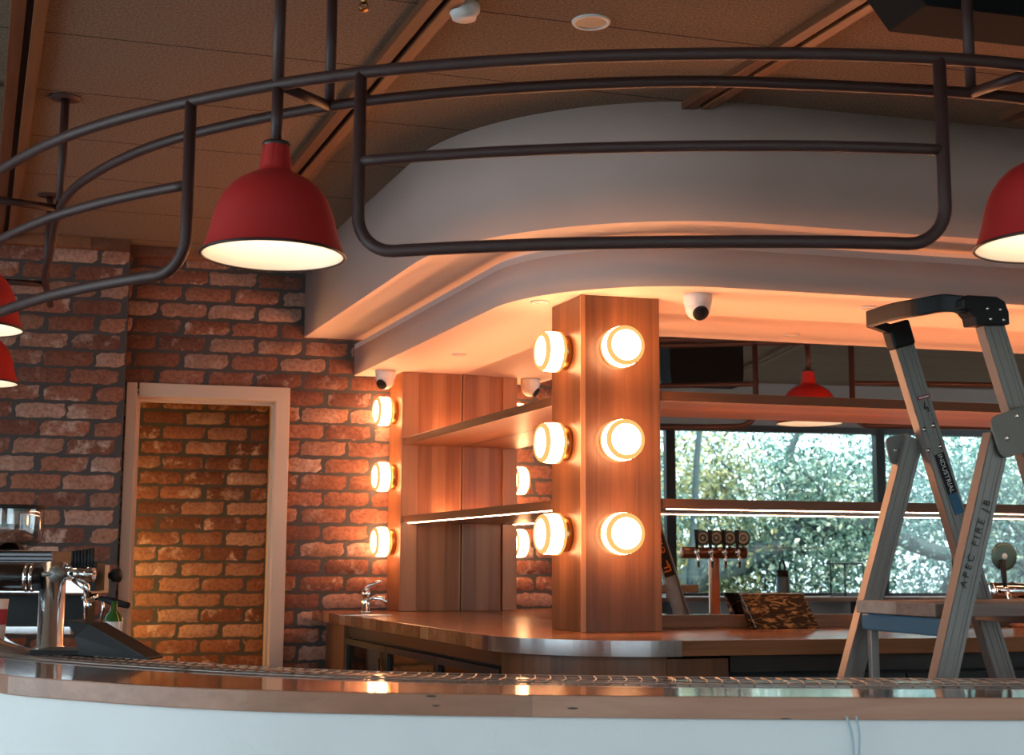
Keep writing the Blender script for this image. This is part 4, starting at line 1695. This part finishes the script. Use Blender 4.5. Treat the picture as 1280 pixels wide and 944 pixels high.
zz = [onL(1156, 503, 0.0066), onL(1156, 511, 0.0066), onL(1160, 509, 0.0066), onL(1161, 515, 0.0066)]
for p, q in zip(zz[:-1], zz[1:]): m_.bar(p, q, wdir, 0.001, 0.004)
m_.build('hazard_mark', M['ink'], fl_rail)

a, b = onR(1203, 738, 0.028), onR(1236, 622, 0.028)
text_part('handwriting', 'A P E C   F I R E   J B', 0.030, M['ink'], rr_leg, (a + b) / 2, (b - a), wdir.cross(b - a))
# orange and black label on the mirror side of the left front rail, read in the mirror
zc = 1.40
pc = ext(FLt, FLb, zc)
dd_ = (FLb - FLt).normalized(); vv_ = wdir.cross(dd_).normalized()
s_ = MB().box(pc - wdir * 0.005, dd_, vv_, wdir, 0.17, 0.030, 0.0008).build('label', M['black'], fl_rail)
text_part('lettering', 'EVO', 0.05, M['orange'], s_, pc - wdir * 0.0066 - dd_ * 0.0, -dd_, (-wdir).cross(-dd_))
m_ = MB()
for k in (0, 1):
    q = pc - wdir * 0.0068 + dd_ * (0.125 - 0.02 * k)
    m_.box(q + dd_ * 0.016 - vv_ * 0.0, dd_, vv_, wdir, 0.0035, 0.020 - 0.006 * k, 0.0005)
    m_.box(q - dd_ * 0.0 + vv_ * (0.017 - 0.006 * k), dd_, vv_, wdir, 0.018, 0.0035, 0.0005)
m_.build('logo', M['orange'], s_)


# ================================================================== TAPS AND FAUCETS
def tap_font(name, base, rz, label, n_tap, half, badge_r=0.05, height=0.30, colmat='chrome', tx=0.0, boff=0.045, bh=0.085):
    r = empty(name, base, rz, label, 'beer tap')
    H = height
    m_ = MB(); m_.lathe([(0.0001, 0), (0.05, 0), (0.05, 0.008), (0.036, 0.014), (0.032, 0.02), (0.032, H - 0.03)], (0, 0, 0), Z, 32)
    m_.build('pillar', M[colmat], r, local=True)
    m_ = MB(); m_.tube([(-half, 0, H), (half, 0, H)], 0.033, 28)
    m_.lathe([(0.0001, 0.008), (0.03, 0.004), (0.036, 0)], (half, 0, H), Vector((1, 0, 0)), 24)
    m_.lathe([(0.0001, 0.008), (0.03, 0.004), (0.036, 0)], (-half, 0, H), Vector((-1, 0, 0)), 24)
    m_.build('crossbar', M['terracotta'] if n_tap > 1 and colmat == 'terracotta' else M['chrome'], r, local=True)
    for k in range(n_tap):
        x = (-half + 0.07) + (2 * half - 0.14) * (k / max(1, n_tap - 1)) if n_tap > 1 else tx
        t = MB()
        t.tube([(x, 0.02, H), (x, 0.075, H), (x, 0.095, H - 0.02), (x, 0.10, H - 0.085)], [0.011, 0.011, 0.010, 0.007], 12)
        t.sphere((x, 0.07, H + 0.004), 0.019, 14)
        tp = t.build('tap', M['chrome'], r, local=True)
        h = MB(); h.tube([(x, 0.07, H + 0.015), (x, 0.066, H + 0.04), (x, 0.058, H + 0.13)], [0.006, 0.010, 0.014], 12)
        h.build('handle', M['black'], tp, local=True)
        b_ = MB(); b_.lathe([(0.0001, 0.006), (badge_r * 0.8, 0.006), (badge_r, 0.003), (badge_r, -0.003), (badge_r * 0.8, -0.006), (0.0001, -0.006)], (x + boff, 0.03, H + bh), Vector((0, 1, 0)), 28)
        b_.tube([(x + boff, 0.03, H + 0.02), (x + boff, 0.03, H + bh - badge_r + 0.004)], 0.008, 10)
        b_.build('badge', M['badge'], tp, local=True)
        b2 = MB(); b2.lathe([(0.0001, 0.0075), (badge_r * 0.2, 0.0075), (badge_r * 0.22, 0.006)], (x + boff, 0.03, H + bh), Vector((0, -1, 0)), 20)
        b2.lathe([(0.0001, 0.0075), (badge_r * 0.2, 0.0075), (badge_r * 0.22, 0.006)], (x + boff, 0.03, H + bh), Vector((0, 1, 0)), 20)
        if n_tap > 1: b2.lathe([(badge_r * 0.45, 0.007), (badge_r * 0.55, 0.009), (badge_r * 0.7, 0.007)], (x + boff, 0.03, H + bh), Vector((0, 1, 0)), 24)
        b2.build('badge_centre', M['whiteprint'], tp, local=True)
    return r


p = Pn(1276, 775, C0 - N * 0.12, N)
tap_font('beer_font', Vector((p.x, p.y, CT)), R(PSI) + math.pi, 'beer font with round green grey badge on the back counter behind the ladder', 1, 0.13, 0.060, 0.150, 'terracotta', 0.115, -0.027, 0.145)

vt = mirA(Py(893, 735, 7.9))
tap_font('beer_font', Vector((vt.x, vt.y, BT)), R(20), 'four tap beer font on the front bar beyond the right edge, seen in the mirror', 4, 0.19, 0.045, 0.36, 'terracotta')
vt = mirA(Py(987, 742, 7.9))
bt = empty('drink_bottle', Vector((vt.x, vt.y - 0.06, BT)), 0, 'blue drink bottle with black loop lid, seen in the mirror', 'bottle')
MB().lathe([(0.0001, 0), (0.036, 0), (0.038, 0.01), (0.038, 0.21), (0.030, 0.235)], (0, 0, 0), Z, 28).build('body', M['bottleblue'], bt, local=True)
m_ = MB(); m_.lathe([(0.034, 0.225), (0.036, 0.23), (0.036, 0.262), (0.0001, 0.266)], (0, 0, 0), Z, 24)
m_.tube([Vector((0.02 * math.cos(t), 0, 0.265 + 0.055 * math.sin(t))) for t in [math.pi * k / 8 for k in range(9)]], 0.006, 8)
m_.build('lid', M['black'], bt, local=True)


def mixer(px, py, rz, label):
    p = Pz(px, py, CT)
    r = empty('mixer_tap', Vector((p.x, p.y, CT)), rz, label, 'tap')
    MB().lathe([(0.0001, 0), (0.028, 0), (0.028, 0.008), (0.021, 0.012), (0.021, 0.085), (0.024, 0.09), (0.024, 0.115), (0.0001, 0.122)], (0, 0, 0), Z, 24).build('body', M['chrome'], r, local=True)
    MB().tube([(0, -0.01, 0.06), (0, -0.06, 0.075), (0, -0.11, 0.072), (0, -0.125, 0.05)], [0.013, 0.012, 0.011, 0.010], 12).build('spout', M['chrome'], r, local=True)
    MB().tube([(0, 0, 0.118), (0, -0.02, 0.140), (0, -0.10, 0.165)], [0.016, 0.011, 0.006], 12).build('lever', M['chrome'], r, local=True)
    return r


mx_ = mixer(457, 766, R(62), 'chrome lever mixer tap on the back counter by the brick wall')
# little sink beside it
p = Pz(452, 767.5, CT)
m_ = MB()
m_.box(Vector((p.x + 0.02, p.y - 0.12, CT + 0.001)), U, N, Z, 0.13, 0.09, 0.0015)
sk = tag(m_.build('hand_basin', M['steel'], bevel=0.001), 'small steel hand basin rim set in the back counter under the mixer tap', 'sink')
m_ = MB(); m_.box(Vector((p.x + 0.02, p.y - 0.12, CT + 0.0028)), U, N, Z, 0.11, 0.07, 0.0006)
m_.build('bowl', M['darksteel'], sk)

# dark marbled wedge (display stand) on the back counter
p0 = Pn(945, 775, C0 - N * 0.115, N); p0.z = CT
wb = p0 + N * 0.0
wl = 0.28
m_ = MB()
hgt = 0.14
q = [p0, p0 + U * wl, p0 + U * wl + N * 0.085, p0 + N * 0.085]
lean = -U * 0.055 + N * 0.03
tp = [a + lean + Z * hgt for a in q]
tp[2] = tp[1] + N * 0.012; tp[3] = tp[0] + N * 0.012
m_.add([Vector((a.x, a.y, CT + 0.001)) for a in q] + [Vector((a.x, a.y, CT + hgt)) for a in tp], [(3, 2, 1, 0), (4, 5, 6, 7), (0, 1, 5, 4), (1, 2, 6, 5), (2, 3, 7, 6), (3, 0, 4, 7)])
st_ = m_.build('display_stand', M['marble'], bevel=0.002)
tag(st_, 'slanted dark brown marbled display stand on the back counter against the mirror', 'stand')
mm, t, n, l, b = M['marble'], M['marble'].node_tree, M['marble'].node_tree.nodes, M['marble'].node_tree.links, M['marble'].node_tree.nodes['Principled BSDF']
tc = n.new('ShaderNodeTexCoord'); mpp = n.new('ShaderNodeMapping'); mpp.inputs['Scale'].default_value = (9, 9, 30); mpp.inputs['Rotation'].default_value = (0, 0.7, 0)
l.new(tc.outputs['Object'], mpp.inputs[0])
nz = n.new('ShaderNodeTexNoise'); nz.inputs['Scale'].default_value = 1.6; nz.inputs['Distortion'].default_value = 2.0
l.new(mpp.outputs[0], nz.inputs['Vector'])
crr = n.new('ShaderNodeValToRGB'); crr.color_ramp.elements[0].position = 0.50; crr.color_ramp.elements[0].color = (0.045, 0.020, 0.010, 1)
crr.color_ramp.elements[1].position = 0.74; crr.color_ramp.elements[1].color = (0.60, 0.26, 0.08, 1)
l.new(nz.outputs['Fac'], crr.inputs[0]); l.new(crr.outputs[0], b.inputs['Base Color'])

# ================================================================== LEFT END OF THE BAR
# chrome tower with a cross tube
p = Pz(62, 812, BT)
tw = empty('beer_tower', Vector((p.x, p.y, BT)), 0, 'tall chrome beer tower standing on the left end of the front bar', 'beer tap')
q0 = Vector((p.x, p.y, BT))
ptop = Py(62, 703, p.y)
Ht = ptop.z - BT
rT = 15.5 / FPX * p.y
MB().lathe([(0.0001, 0), (rT * 1.25, 0), (rT * 1.25, 0.006), (rT, 0.012), (rT, Ht), (0.0001, Ht + 0.003)], q0, Z, 40).build('pillar', M['satin'], tw)
side = Vector((math.cos(R(8)), math.sin(R(8)), 0))
zt = Py(30, 722, p.y).z
MB().tube([q0 - side * 0.55 + Z * (zt - BT), q0 - side * rT * 0.8 + Z * (zt - BT)], 16.5 / FPX * p.y, 28).build('cross_tube', M['darksteel'], tw)
for dx in (0.030, 0.048):
    MB().lathe([(0.0465, 0), (0.049, 0.003), (0.049, 0.008), (0.0465, 0.011)], q0 - side * (rT + dx) + Z * (zt - BT), side, 32).build('collar', M['chrome'], tw)
bq = Py(70, 718, p.y - rT - 0.01)
m_ = MB(); m_.lathe([(0.0001, 0.010), (0.024, 0.008), (0.0275, 0.0)], bq, Vector((0, -1, 0)), 28); m_.tube([bq - side * 0.045, bq], 0.008, 8)
m_.build('badge_knob', M['galv'], tw)
# tap assembly to the right of the tower
tb = q0 + side * (rT + 0.01)
def rel(px, py, dy=0.0): return Py(px, py, p.y + dy)
m_ = MB()
m_.tube([rel(78, 716), rel(118, 719)], 0.024, 18)
m_.tube([rel(95, 722), rel(108, 735), rel(110, 748)], [0.02, 0.014, 0.009], 12)
m_.sphere(rel(112, 715), 0.020, 14); m_.sphere(rel(100, 724), 0.018, 14); m_.sphere(rel(86, 710), 0.018, 14)
m_.tube([rel(106, 738), rel(107, 775)], 0.006, 8)
tp_ = m_.build('tap', M['chrome'], tw)
m_ = MB()
hc = rel(103, 699)
for k in range(7):
    m_.tube([rel(90.5 + k * 4.1, 711.5), rel(91.5 + k * 4.1, 689 - k * 0.6)], 0.0062, 8)
m_.build('ribbed_handle', M['black'], tp_)

# coffee machine behind, on the far part of the bar
yb = 5.75
cmr = empty('coffee_machine', Vector((Py(70, 760, yb).x, yb, BT)), 0, 'steel coffee machine behind the chrome beer tower', 'coffee machine')
def rb(px, py, dy=0.0): return Py(px, py, yb + dy)
X1 = Vector((1, 0, 0)); Y1 = Vector((0, 1, 0))
c0_, c1_ = rb(-40, 689), rb(82, 704)
m_ = MB(); m_.box((c0_ + c1_) / 2, X1, Y1, Z, (c1_.x - c0_.x) / 2, 0.17, (c0_.z - c1_.z) / 2)
for k in range(3):
    m_.box(Vector(((c0_.x + c1_.x) / 2, yb - 0.175, c1_.z + 0.01 + 0.016 * k)), X1, Y1, Z, (c1_.x - c0_.x) / 2, 0.006, 0.003)
m_.build('cup_tray', M['darksteel'], cmr, bevel=0.003)
c0_, c1_ = rb(-40, 706), rb(122, 742)
m_ = MB(); m_.box((c0_ + c1_) / 2, X1, Y1, Z, (c1_.x - c0_.x) / 2, 0.16, (c0_.z - c1_.z) / 2)
m_.build('body', M['steel'], cmr, bevel=0.006)
c0_, c1_ = rb(127.5, 703), rb(134, 738)
m_ = MB(); m_.box((c0_ + c1_) / 2 - Y1 * 0.1, X1, Y1, Z, (c1_.x - c0_.x) / 2, 0.06, (c0_.z - c1_.z) / 2)
m_.build('side_panel', M['black'], cmr, bevel=0.004)
m_ = MB(); kc = rb(136, 719.5, -0.05); m_.lathe([(0.014, 0), (0.016, 0.012), (0.027, 0.016), (0.028, 0.045), (0.020, 0.052), (0.0001, 0.053)], kc, X1, 24)
m_.build('steam_knob', M['black'], cmr)
c0_, c1_ = rb(-40, 744), rb(78, 792)
zb0 = BT + 0.001
m_ = MB(); m_.box(Vector(((c0_.x + rb(105, 760).x) / 2, yb + 0.10, (c0_.z + zb0) / 2)), X1, Y1, Z, (rb(105, 760).x - c0_.x) / 2, 0.05, (c0_.z - zb0) / 2)
m_.build('back_panel', M['black'], cmr)
m_ = MB(); m_.box(Vector(((c0_.x + rb(105, 760).x) / 2, yb - 0.03, BT + 0.018)), X1, Y1, Z, (rb(105, 760).x - c0_.x) / 2, 0.13, 0.017)
m_.build('drip_tray', M['steel'], cmr, bevel=0.003)
m_ = MB()
gh = rb(112, 742, -0.06)
m_.lathe([(0.0001, 0), (0.036, 0), (0.036, -0.022), (0.030, -0.034), (0.0001, -0.036)], gh, Z, 24)
m_.tube([gh - Z * 0.036, gh - Z * 0.06], 0.010, 10)
pf_ = m_.build('group_head', M['chrome'], cmr)
m_ = MB(); m_.tube([rb(124, 748, -0.1), rb(140, 752, -0.14), rb(160, 757, -0.18)], [0.009, 0.016, 0.013], 14)
m_.build('portafilter_handle', M['black'], pf_)
m_ = MB(); m_.tube([rb(128, 744, -0.08), rb(129, 760, -0.08), rb(124, 785, -0.08)], 0.006, 8)
m_.build('steam_wand', M['chrome'], cmr)

# glass grinder hopper on top
gx0, gx1 = rb(-25, 633), rb(54, 633)
gc = Vector(((gx0.x + gx1.x) / 2 , yb, 0)); gr = (gx1.x - gx0.x) / 2
ztop = rb(20, 634).z; zbt = rb(20, 688).z
hp = empty('glass_hopper', Vector((gc.x, gc.y, zbt)), 0, 'clear glass hopper with dark lid on the coffee machine at the left edge', 'hopper')
MB().lathe([(gr * 0.55, 0.002), (gr * 0.8, 0.02), (gr * 0.97, 0.05), (gr, 0.09), (gr, ztop - zbt - 0.01)], Vector((gc.x, gc.y, zbt)), Z, 40).build('glass_bowl', M['clear'], hp)
MB().lathe([(0.0001, 0.012), (gr * 0.9, 0.012), (gr * 1.02, 0.008), (gr * 1.02, -0.006), (gr * 0.96, -0.008)], Vector((gc.x, gc.y, ztop - 0.004)), Z, 40).build('lid', M['black'], hp)
MB().lathe([(gr * 0.55, 0.001), (gr * 0.3, 0.03), (0.0001, 0.035)], Vector((gc.x, gc.y, zbt)), Z, 24).build('throat', M['chrome'], hp)

# black slanted tablet stand
ys = p.y + 0.25
b0 = Pz(98, 822, BT); b1 = Pz(184, 827.5, BT)
m_ = MB()
A_ = Py(86, 775, b0.y + 0.03); B__ = Py(112, 780, b0.y)
pts_front = [Vector((b0.x - 0.0, b0.y, BT + 0.004)), Vector((b1.x, b1.y, BT + 0.004)), Vector((b1.x, b1.y, BT + 0.012)), Vector((B__.x, b0.y, B__.z)), Vector((A_.x, b0.y, A_.z)), Vector((A_.x + 0.03, b0.y, A_.z - 0.05))]
vs_ = pts_front + [q + Vector((0.02, 0.11, 0.0)) for q in pts_front]
k_ = len(pts_front)
m_.add(vs_, [tuple(range(k_)), tuple(range(k_, 2 * k_))[::-1]] + [(i, (i + 1) % k_, k_ + (i + 1) % k_, k_ + i) for i in range(k_)])
ts = tag(m_.build('tablet_stand', M['black'], bevel=0.003), 'black slanted till screen stand on the left end of the front bar', 'screen stand')
m_ = MB()
bx0 = Pz(62, 818, BT)
m_.box(Vector(((bx0.x + b0.x) / 2 + 0.05, b0.y + 0.1, BT + 0.012)), X1, Y1, Z, 0.14, 0.09, 0.008)
tag(m_.build('drip_tray', M['black'], bevel=0.003), 'low black tray at the foot of the chrome beer tower', 'tray')

# green bottle behind it, paper cup at the frame edge
p = rb(141, 795, -0.35)
gb_ = empty('green_bottle', Vector((p.x, p.y, BT)), 0, 'green glass bottle behind the black screen stand', 'bottle')
hgt = rb(147, 752, -0.35).z - BT
MB().lathe([(0.0001, 0), (0.034, 0), (0.036, 0.01), (0.036, hgt * 0.55), (0.014, hgt * 0.75), (0.012, hgt), (0.0001, hgt)], (0, 0, 0), Z, 24).build('body', M['green'], gb_, local=True)
MB().lathe([(0.0365, hgt * 0.15), (0.0365, hgt * 0.45)], (0, 0, 0), Z, 24).build('paper_label', M['whiteprint'], gb_, local=True)
p = Pz(0, 797, BT); 
pc_ = Py(-3, 785, 5.3)
cup = empty('paper_cup', Vector((pc_.x, 5.3, BT)), 0, 'white paper cup with red band at the left edge', 'cup')
ch = Py(-3, 749, 5.3).z - BT
MB().lathe([(0.0001, 0.0), (0.027, 0), (0.036, ch), (0.034, ch), (0.026, 0.004), (0.0001, 0.004)], (0, 0, 0), Z, 24).build('cup_body', M['white_pl'], cup, local=True)
MB().lathe([(0.0285, ch * 0.2), (0.0345, ch * 0.75)], (0, 0, 0), Z, 24).build('red_band', M['redlabel'], cup, local=True)

# ================================================================== CEILING FITTINGS
def on_ceiling(px, py):
    p = Pz(px, py, CEIL); return Vector((p.x, p.y, CEIL))


p = on_ceiling(580, 5)
sm = empty('smoke_detector', p, 0, 'round white smoke detector on the ceiling', 'smoke detector')
MB().lathe([(0.0001, 0), (0.047, 0), (0.050, -0.008), (0.049, -0.024), (0.040, -0.036)], (0, 0, 0), Z, 36).build('housing', M['white_pl'], sm, local=True)
MB().lathe([(0.040, -0.036), (0.037, -0.048), (0.0001, -0.050)], (0, 0, 0), Z, 36).build('sensor_cap', M['white_pl'], sm, local=True)
p = on_ceiling(739, 27)
sp = empty('ceiling_speaker', p, 0, 'flush round white ceiling speaker with grey grille', 'ceiling speaker')
MB().lathe([(0.048, -0.001), (0.050, -0.007), (0.060, -0.006), (0.062, 0)], (0, 0, 0), Z, 40).build('ring', M['white_pl'], sp, local=True)
MB().lathe([(0.0001, -0.003), (0.049, -0.003)], (0, 0, 0), Z, 40).build('grille', M['galv'], sp, local=True)
p = on_ceiling(455, -8)
spk = empty('sprinkler_head', p, 0, 'brass sprinkler head on the ceiling at the top edge', 'sprinkler')
m_ = MB(); m_.lathe([(0.032, 0), (0.030, -0.006), (0.010, -0.008), (0.008, -0.03)], (0, 0, 0), Z, 24)
m_.lathe([(0.0001, -0.052), (0.015, -0.052), (0.015, -0.054), (0.0001, -0.054)], (0, 0, 0), Z, 20)
m_.tube([(-0.008, 0, -0.028), (-0.013, 0, -0.04), (-0.004, 0, -0.052)], 0.002, 6); m_.tube([(0.008, 0, -0.028), (0.013, 0, -0.04), (0.004, 0, -0.052)], 0.002, 6)
m_.build('body', M['brass'], spk, local=True)


# black speaker cabinets
def cabinet(c, ang, hw, hd, z0, z1, label, cham=0.07):
    r = empty('speaker_cabinet', Vector((c.x, c.y, z0)), ang, label, 'speaker', 'black speaker cabinets')
    m_ = MB()
    prof = [(-hw, z1 - z0), (-hw, 0.09), (-hw + cham, 0.0), (hw - cham, 0.0), (hw, 0.09), (hw, z1 - z0)]
    vs_ = [Vector((x, -hd, z)) for x, z in prof] + [Vector((x, hd, z)) for x, z in prof]
    k = len(prof)
    m_.add(vs_, [tuple(range(k)), tuple(range(k, 2 * k))[::-1]] + [(i, (i + 1) % k, k + (i + 1) % k, k + i) for i in range(k)])
    m_.build('cabinet', M['cabblack'], r, bevel=0.004, local=True)
    m_ = MB(); m_.box(Vector((0, -hd - 0.003, (z1 - z0) / 2 + 0.01)), X1, Y1, Z, hw - cham - 0.02, 0.003, (z1 - z0) / 2 - 0.05)
    m_.build('grille', M['blackm'], r, local=True)
    return r


z0 = 2.83
pl_ = Pz(1117, 39, z0); pl_.z = 0
cabinet(pl_ + U * 0.44 - N * 0.09, R(PSI), 0.52, 0.10, z0, CEIL - 0.002, 'large black angular speaker cabinet fixed to the ceiling at the top right')
vt = mirA(Py(877, 456, 9.3))
cabinet(Vector((vt.x, vt.y, 0)), R(PSI), 0.27, 0.1, vt.z - 0.15, vt.z + 0.14, 'black speaker cabinet over the customer side, seen in the mirror', 0.01)

# ================================================================== FURNITURE BY THE WINDOW (in the mirror)
wc = empty('window_counter', W(0, 0, -0.25), 0, 'dark timber high counter along the windows, seen in the mirror', 'counter')
mb = MB(); mb.box(W((sl + sr) / 2, zsill + 0.0, -0.2), WU, WN, Z, (sr - sl) / 2 - 0.1, 0.17, 0.02)
mb.build('top', M['beam'], wc, bevel=0.002)
for k in range(6):
    s = sl + 0.6 + (sr - sl - 1.2) * k / 5
    MB().box(W(s, (zsill - 0.02) / 2, -0.2), WU, WN, Z, 0.025, 0.12, (zsill - 0.02) / 2).build('leg', M['blackm'], wc)
sb_, _ = wall_s_of(1048, 730)
rk = empty('menu_rack', W(sb_, zsill + 0.02, -0.2), WA, 'black wire rack on the window counter, seen in the mirror', 'rack')
m_ = MB()
hh_ = 0.30
for x in (-0.16, -0.02, 0.16):
    m_.tube([(x, 0, 0), (x, 0, hh_)], 0.008, 8)
m_.tube([(-0.18, 0, hh_), (0.16, 0, hh_)], 0.008, 8); m_.tube([(-0.16, 0, 0.01), (0.16, 0, 0.01)], 0.008, 8)
m_.tube([(-0.16, -0.05, 0.006), (-0.16, 0.05, 0.006)], 0.006, 8); m_.tube([(0.16, -0.05, 0.006), (0.16, 0.05, 0.006)], 0.006, 8)
m_.build('frame', M['blackm'], rk, local=True)


# ================================================================== TREES OUTSIDE THE WINDOWS
leafs = [leaf_mat('leaf_teal', (0.03, 0.10, 0.10), (0.14, 0.32, 0.31), (0.62, 0.84, 0.80)),
         leaf_mat('leaf_green', (0.03, 0.09, 0.08), (0.16, 0.30, 0.24), (0.72, 0.84, 0.68)),
         leaf_mat('leaf_gold', (0.08, 0.12, 0.07), (0.34, 0.38, 0.18), (0.95, 0.82, 0.50))]


def tree(s, out, h, spread, kind, nleaf, label, zlow=0.2, seed=0):
    rnd = random.Random(seed)
    base = W(s, -0.15, out)
    r = empty('tree', base, 0, label, 'tree', 'trees outside the windows')
    m_ = MB()
    def branch(p, d, ln, rad, lvl):
        pts = [p]
        for k in range(5):
            d = (d + Vector((rnd.uniform(-.25, .25), rnd.uniform(-.25, .25), rnd.uniform(-.05, .12)))).normalized()
            pts.append(pts[-1] + d * ln / 5)
        m_.tube(pts, [rad * (1 - 0.12 * k) for k in range(6)], 8)
        ends = [pts[-1]]
        if lvl > 0:
            for k in range(3):
                q = pts[rnd.randint(2, 5)]
                a = rnd.uniform(0, 2 * math.pi)
                nd = (d + Vector((math.cos(a) * 0.9, math.sin(a) * 0.9, rnd.uniform(-0.1, 0.5)))).normalized()
                ends += branch(q, nd, ln * 0.75, rad * 0.55, lvl - 1)
        return ends
    ends = branch(Vector((0, 0, 0)), Vector((0.15, 0, 1)).normalized(), h * 0.42, 0.10 * spread / 1.4, 3)
    m_.build('trunk', M['bark'], r, local=True)
    vs_, fs, tint, mids = [], [], [], []
    clusters = []
    for k in range(90):
        th, ph = rnd.uniform(0, 2 * math.pi), math.acos(rnd.uniform(-1, 1))
        rr = rnd.uniform(0.35, 1.0)
        clusters.append((Vector((math.cos(th) * math.sin(ph) * spread * rr, math.sin(th) * math.sin(ph) * spread * 0.7 * rr, zlow + (h - zlow) * (0.5 + 0.5 * math.cos(ph) * rr))), rnd.random(), rnd.uniform(0.16, 0.34)))
    clusters += [(e, rnd.random(), 0.25) for e in ends[::2]]
    for k in range(nleaf):
        c, tn, cr2 = clusters[rnd.randrange(len(clusters))]
        p = c + Vector((rnd.gauss(0, cr2), rnd.gauss(0, cr2), rnd.gauss(0, cr2 * 0.7)))
        n_ = Vector((rnd.uniform(-1, 1), rnd.uniform(-1, 1), rnd.uniform(-0.3, 1))).normalized()
        a = n_.orthogonal().normalized(); a.rotate(Matrix.Rotation(rnd.uniform(0, 6.28), 3, n_)); b = n_.cross(a)
        ln = rnd.uniform(0.020, 0.050); wd_ = ln * rnd.uniform(0.35, 0.6)
        o = len(vs_)
        vs_ += [p - a * ln, p + b * wd_ + n_ * 0.01, p + a * ln, p - b * wd_ + n_ * 0.01]
        fs.append((o, o + 1, o + 2, o + 3))
        tint.append(min(1, max(0, rnd.gauss(0.25 + 0.4 * tn, 0.28))))
    me = bpy.data.meshes.new('foliage')
    me.from_pydata(vs_, [], fs)
    me.materials.append(leafs[kind])
    at = me.attributes.new('tint', 'FLOAT', 'FACE')
    at.data.foreach_set('value', tint)
    o = bpy.data.objects.new('foliage', me)
    COL.objects.link(o)
    o.parent = r
    return r


def beyond(px, py, out):
    a, b = mirA(CAM), mirA(CAM + ray(px, py))
    d = b - a
    return a + d * ((W0 + WN * out - a).dot(WN) / d.dot(WN))


rt_ = empty('tree', W(-0.9, -0.15, 2.5), 0, 'old tree with a thick grey limb reaching across the mirrored windows', 'tree')
m_ = MB()
pts = [W(-1.9, -0.15, 3.4)] + [beyond(a, b, 3.4) for a, b in ((850, 735), (900, 712), (960, 690), (1000, 668), (1060, 655), (1110, 668), (1170, 690), (1260, 705), (1330, 690))]
m_.tube(catmull(pts, 5), [0.20 - 0.003 * k for k in range(46)], 12)
pts = [beyond(a, b, 3.4) for a, b in ((1000, 668), (985, 610), (990, 560), (1010, 520))]
m_.tube(catmull(pts, 5), [0.06 - 0.002 * k for k in range(16)], 10)
pts = [beyond(a, b, 3.0) for a, b in ((862, 740), (868, 640), (872, 560), (880, 500))]
m_.tube(catmull(pts, 5), [0.045 - 0.001 * k for k in range(16)], 8)
m_.build('limb', M['bark'], rt_)
sL, sR = wall_s_of(825, 600)[0], wall_s_of(1290, 600)[0]
print('mirror view along the window wall', sL, sR)
tn = [(-2.9, 4.4, 3.5, 1.5, 0, 11000, 'blue green leaved tree at the left of the mirrored windows'),
      (-1.35, 3.4, 3.0, 1.05, 0, 11000, 'low teal tree in the left mirrored pane'), (0.1, 3.9, 3.3, 1.25, 2, 11000, 'tree with golden leaves in the mirrored window'),
      (1.6, 3.5, 3.1, 1.15, 1, 11000, 'green bushy tree by the middle mullion in the mirror'), (3.1, 4.2, 3.5, 1.35, 0, 11000, 'blue green tree in the right mirrored pane'),
      (4.8, 4.0, 3.4, 1.35, 1, 11000, 'green tree at the right end of the mirrored windows'), (6.7, 4.4, 3.5, 1.5, 2, 4500, 'golden tree far right of the windows'),
      (-1.9, 7.4, 4.2, 2.1, 1, 11000, 'tall green tree in the second row, left'), (1.9, 7.6, 4.3, 2.1, 0, 11000, 'tall teal tree in the second row, middle'), (5.8, 7.6, 4.3, 2.1, 1, 11000, 'tall green tree in the second row, right')]
for k, (s, out, h, spd, kd, nl, lab_) in enumerate(tn):
    tree(s, out, h, spd, kd, nl, lab_, 0.0, 20 + k)
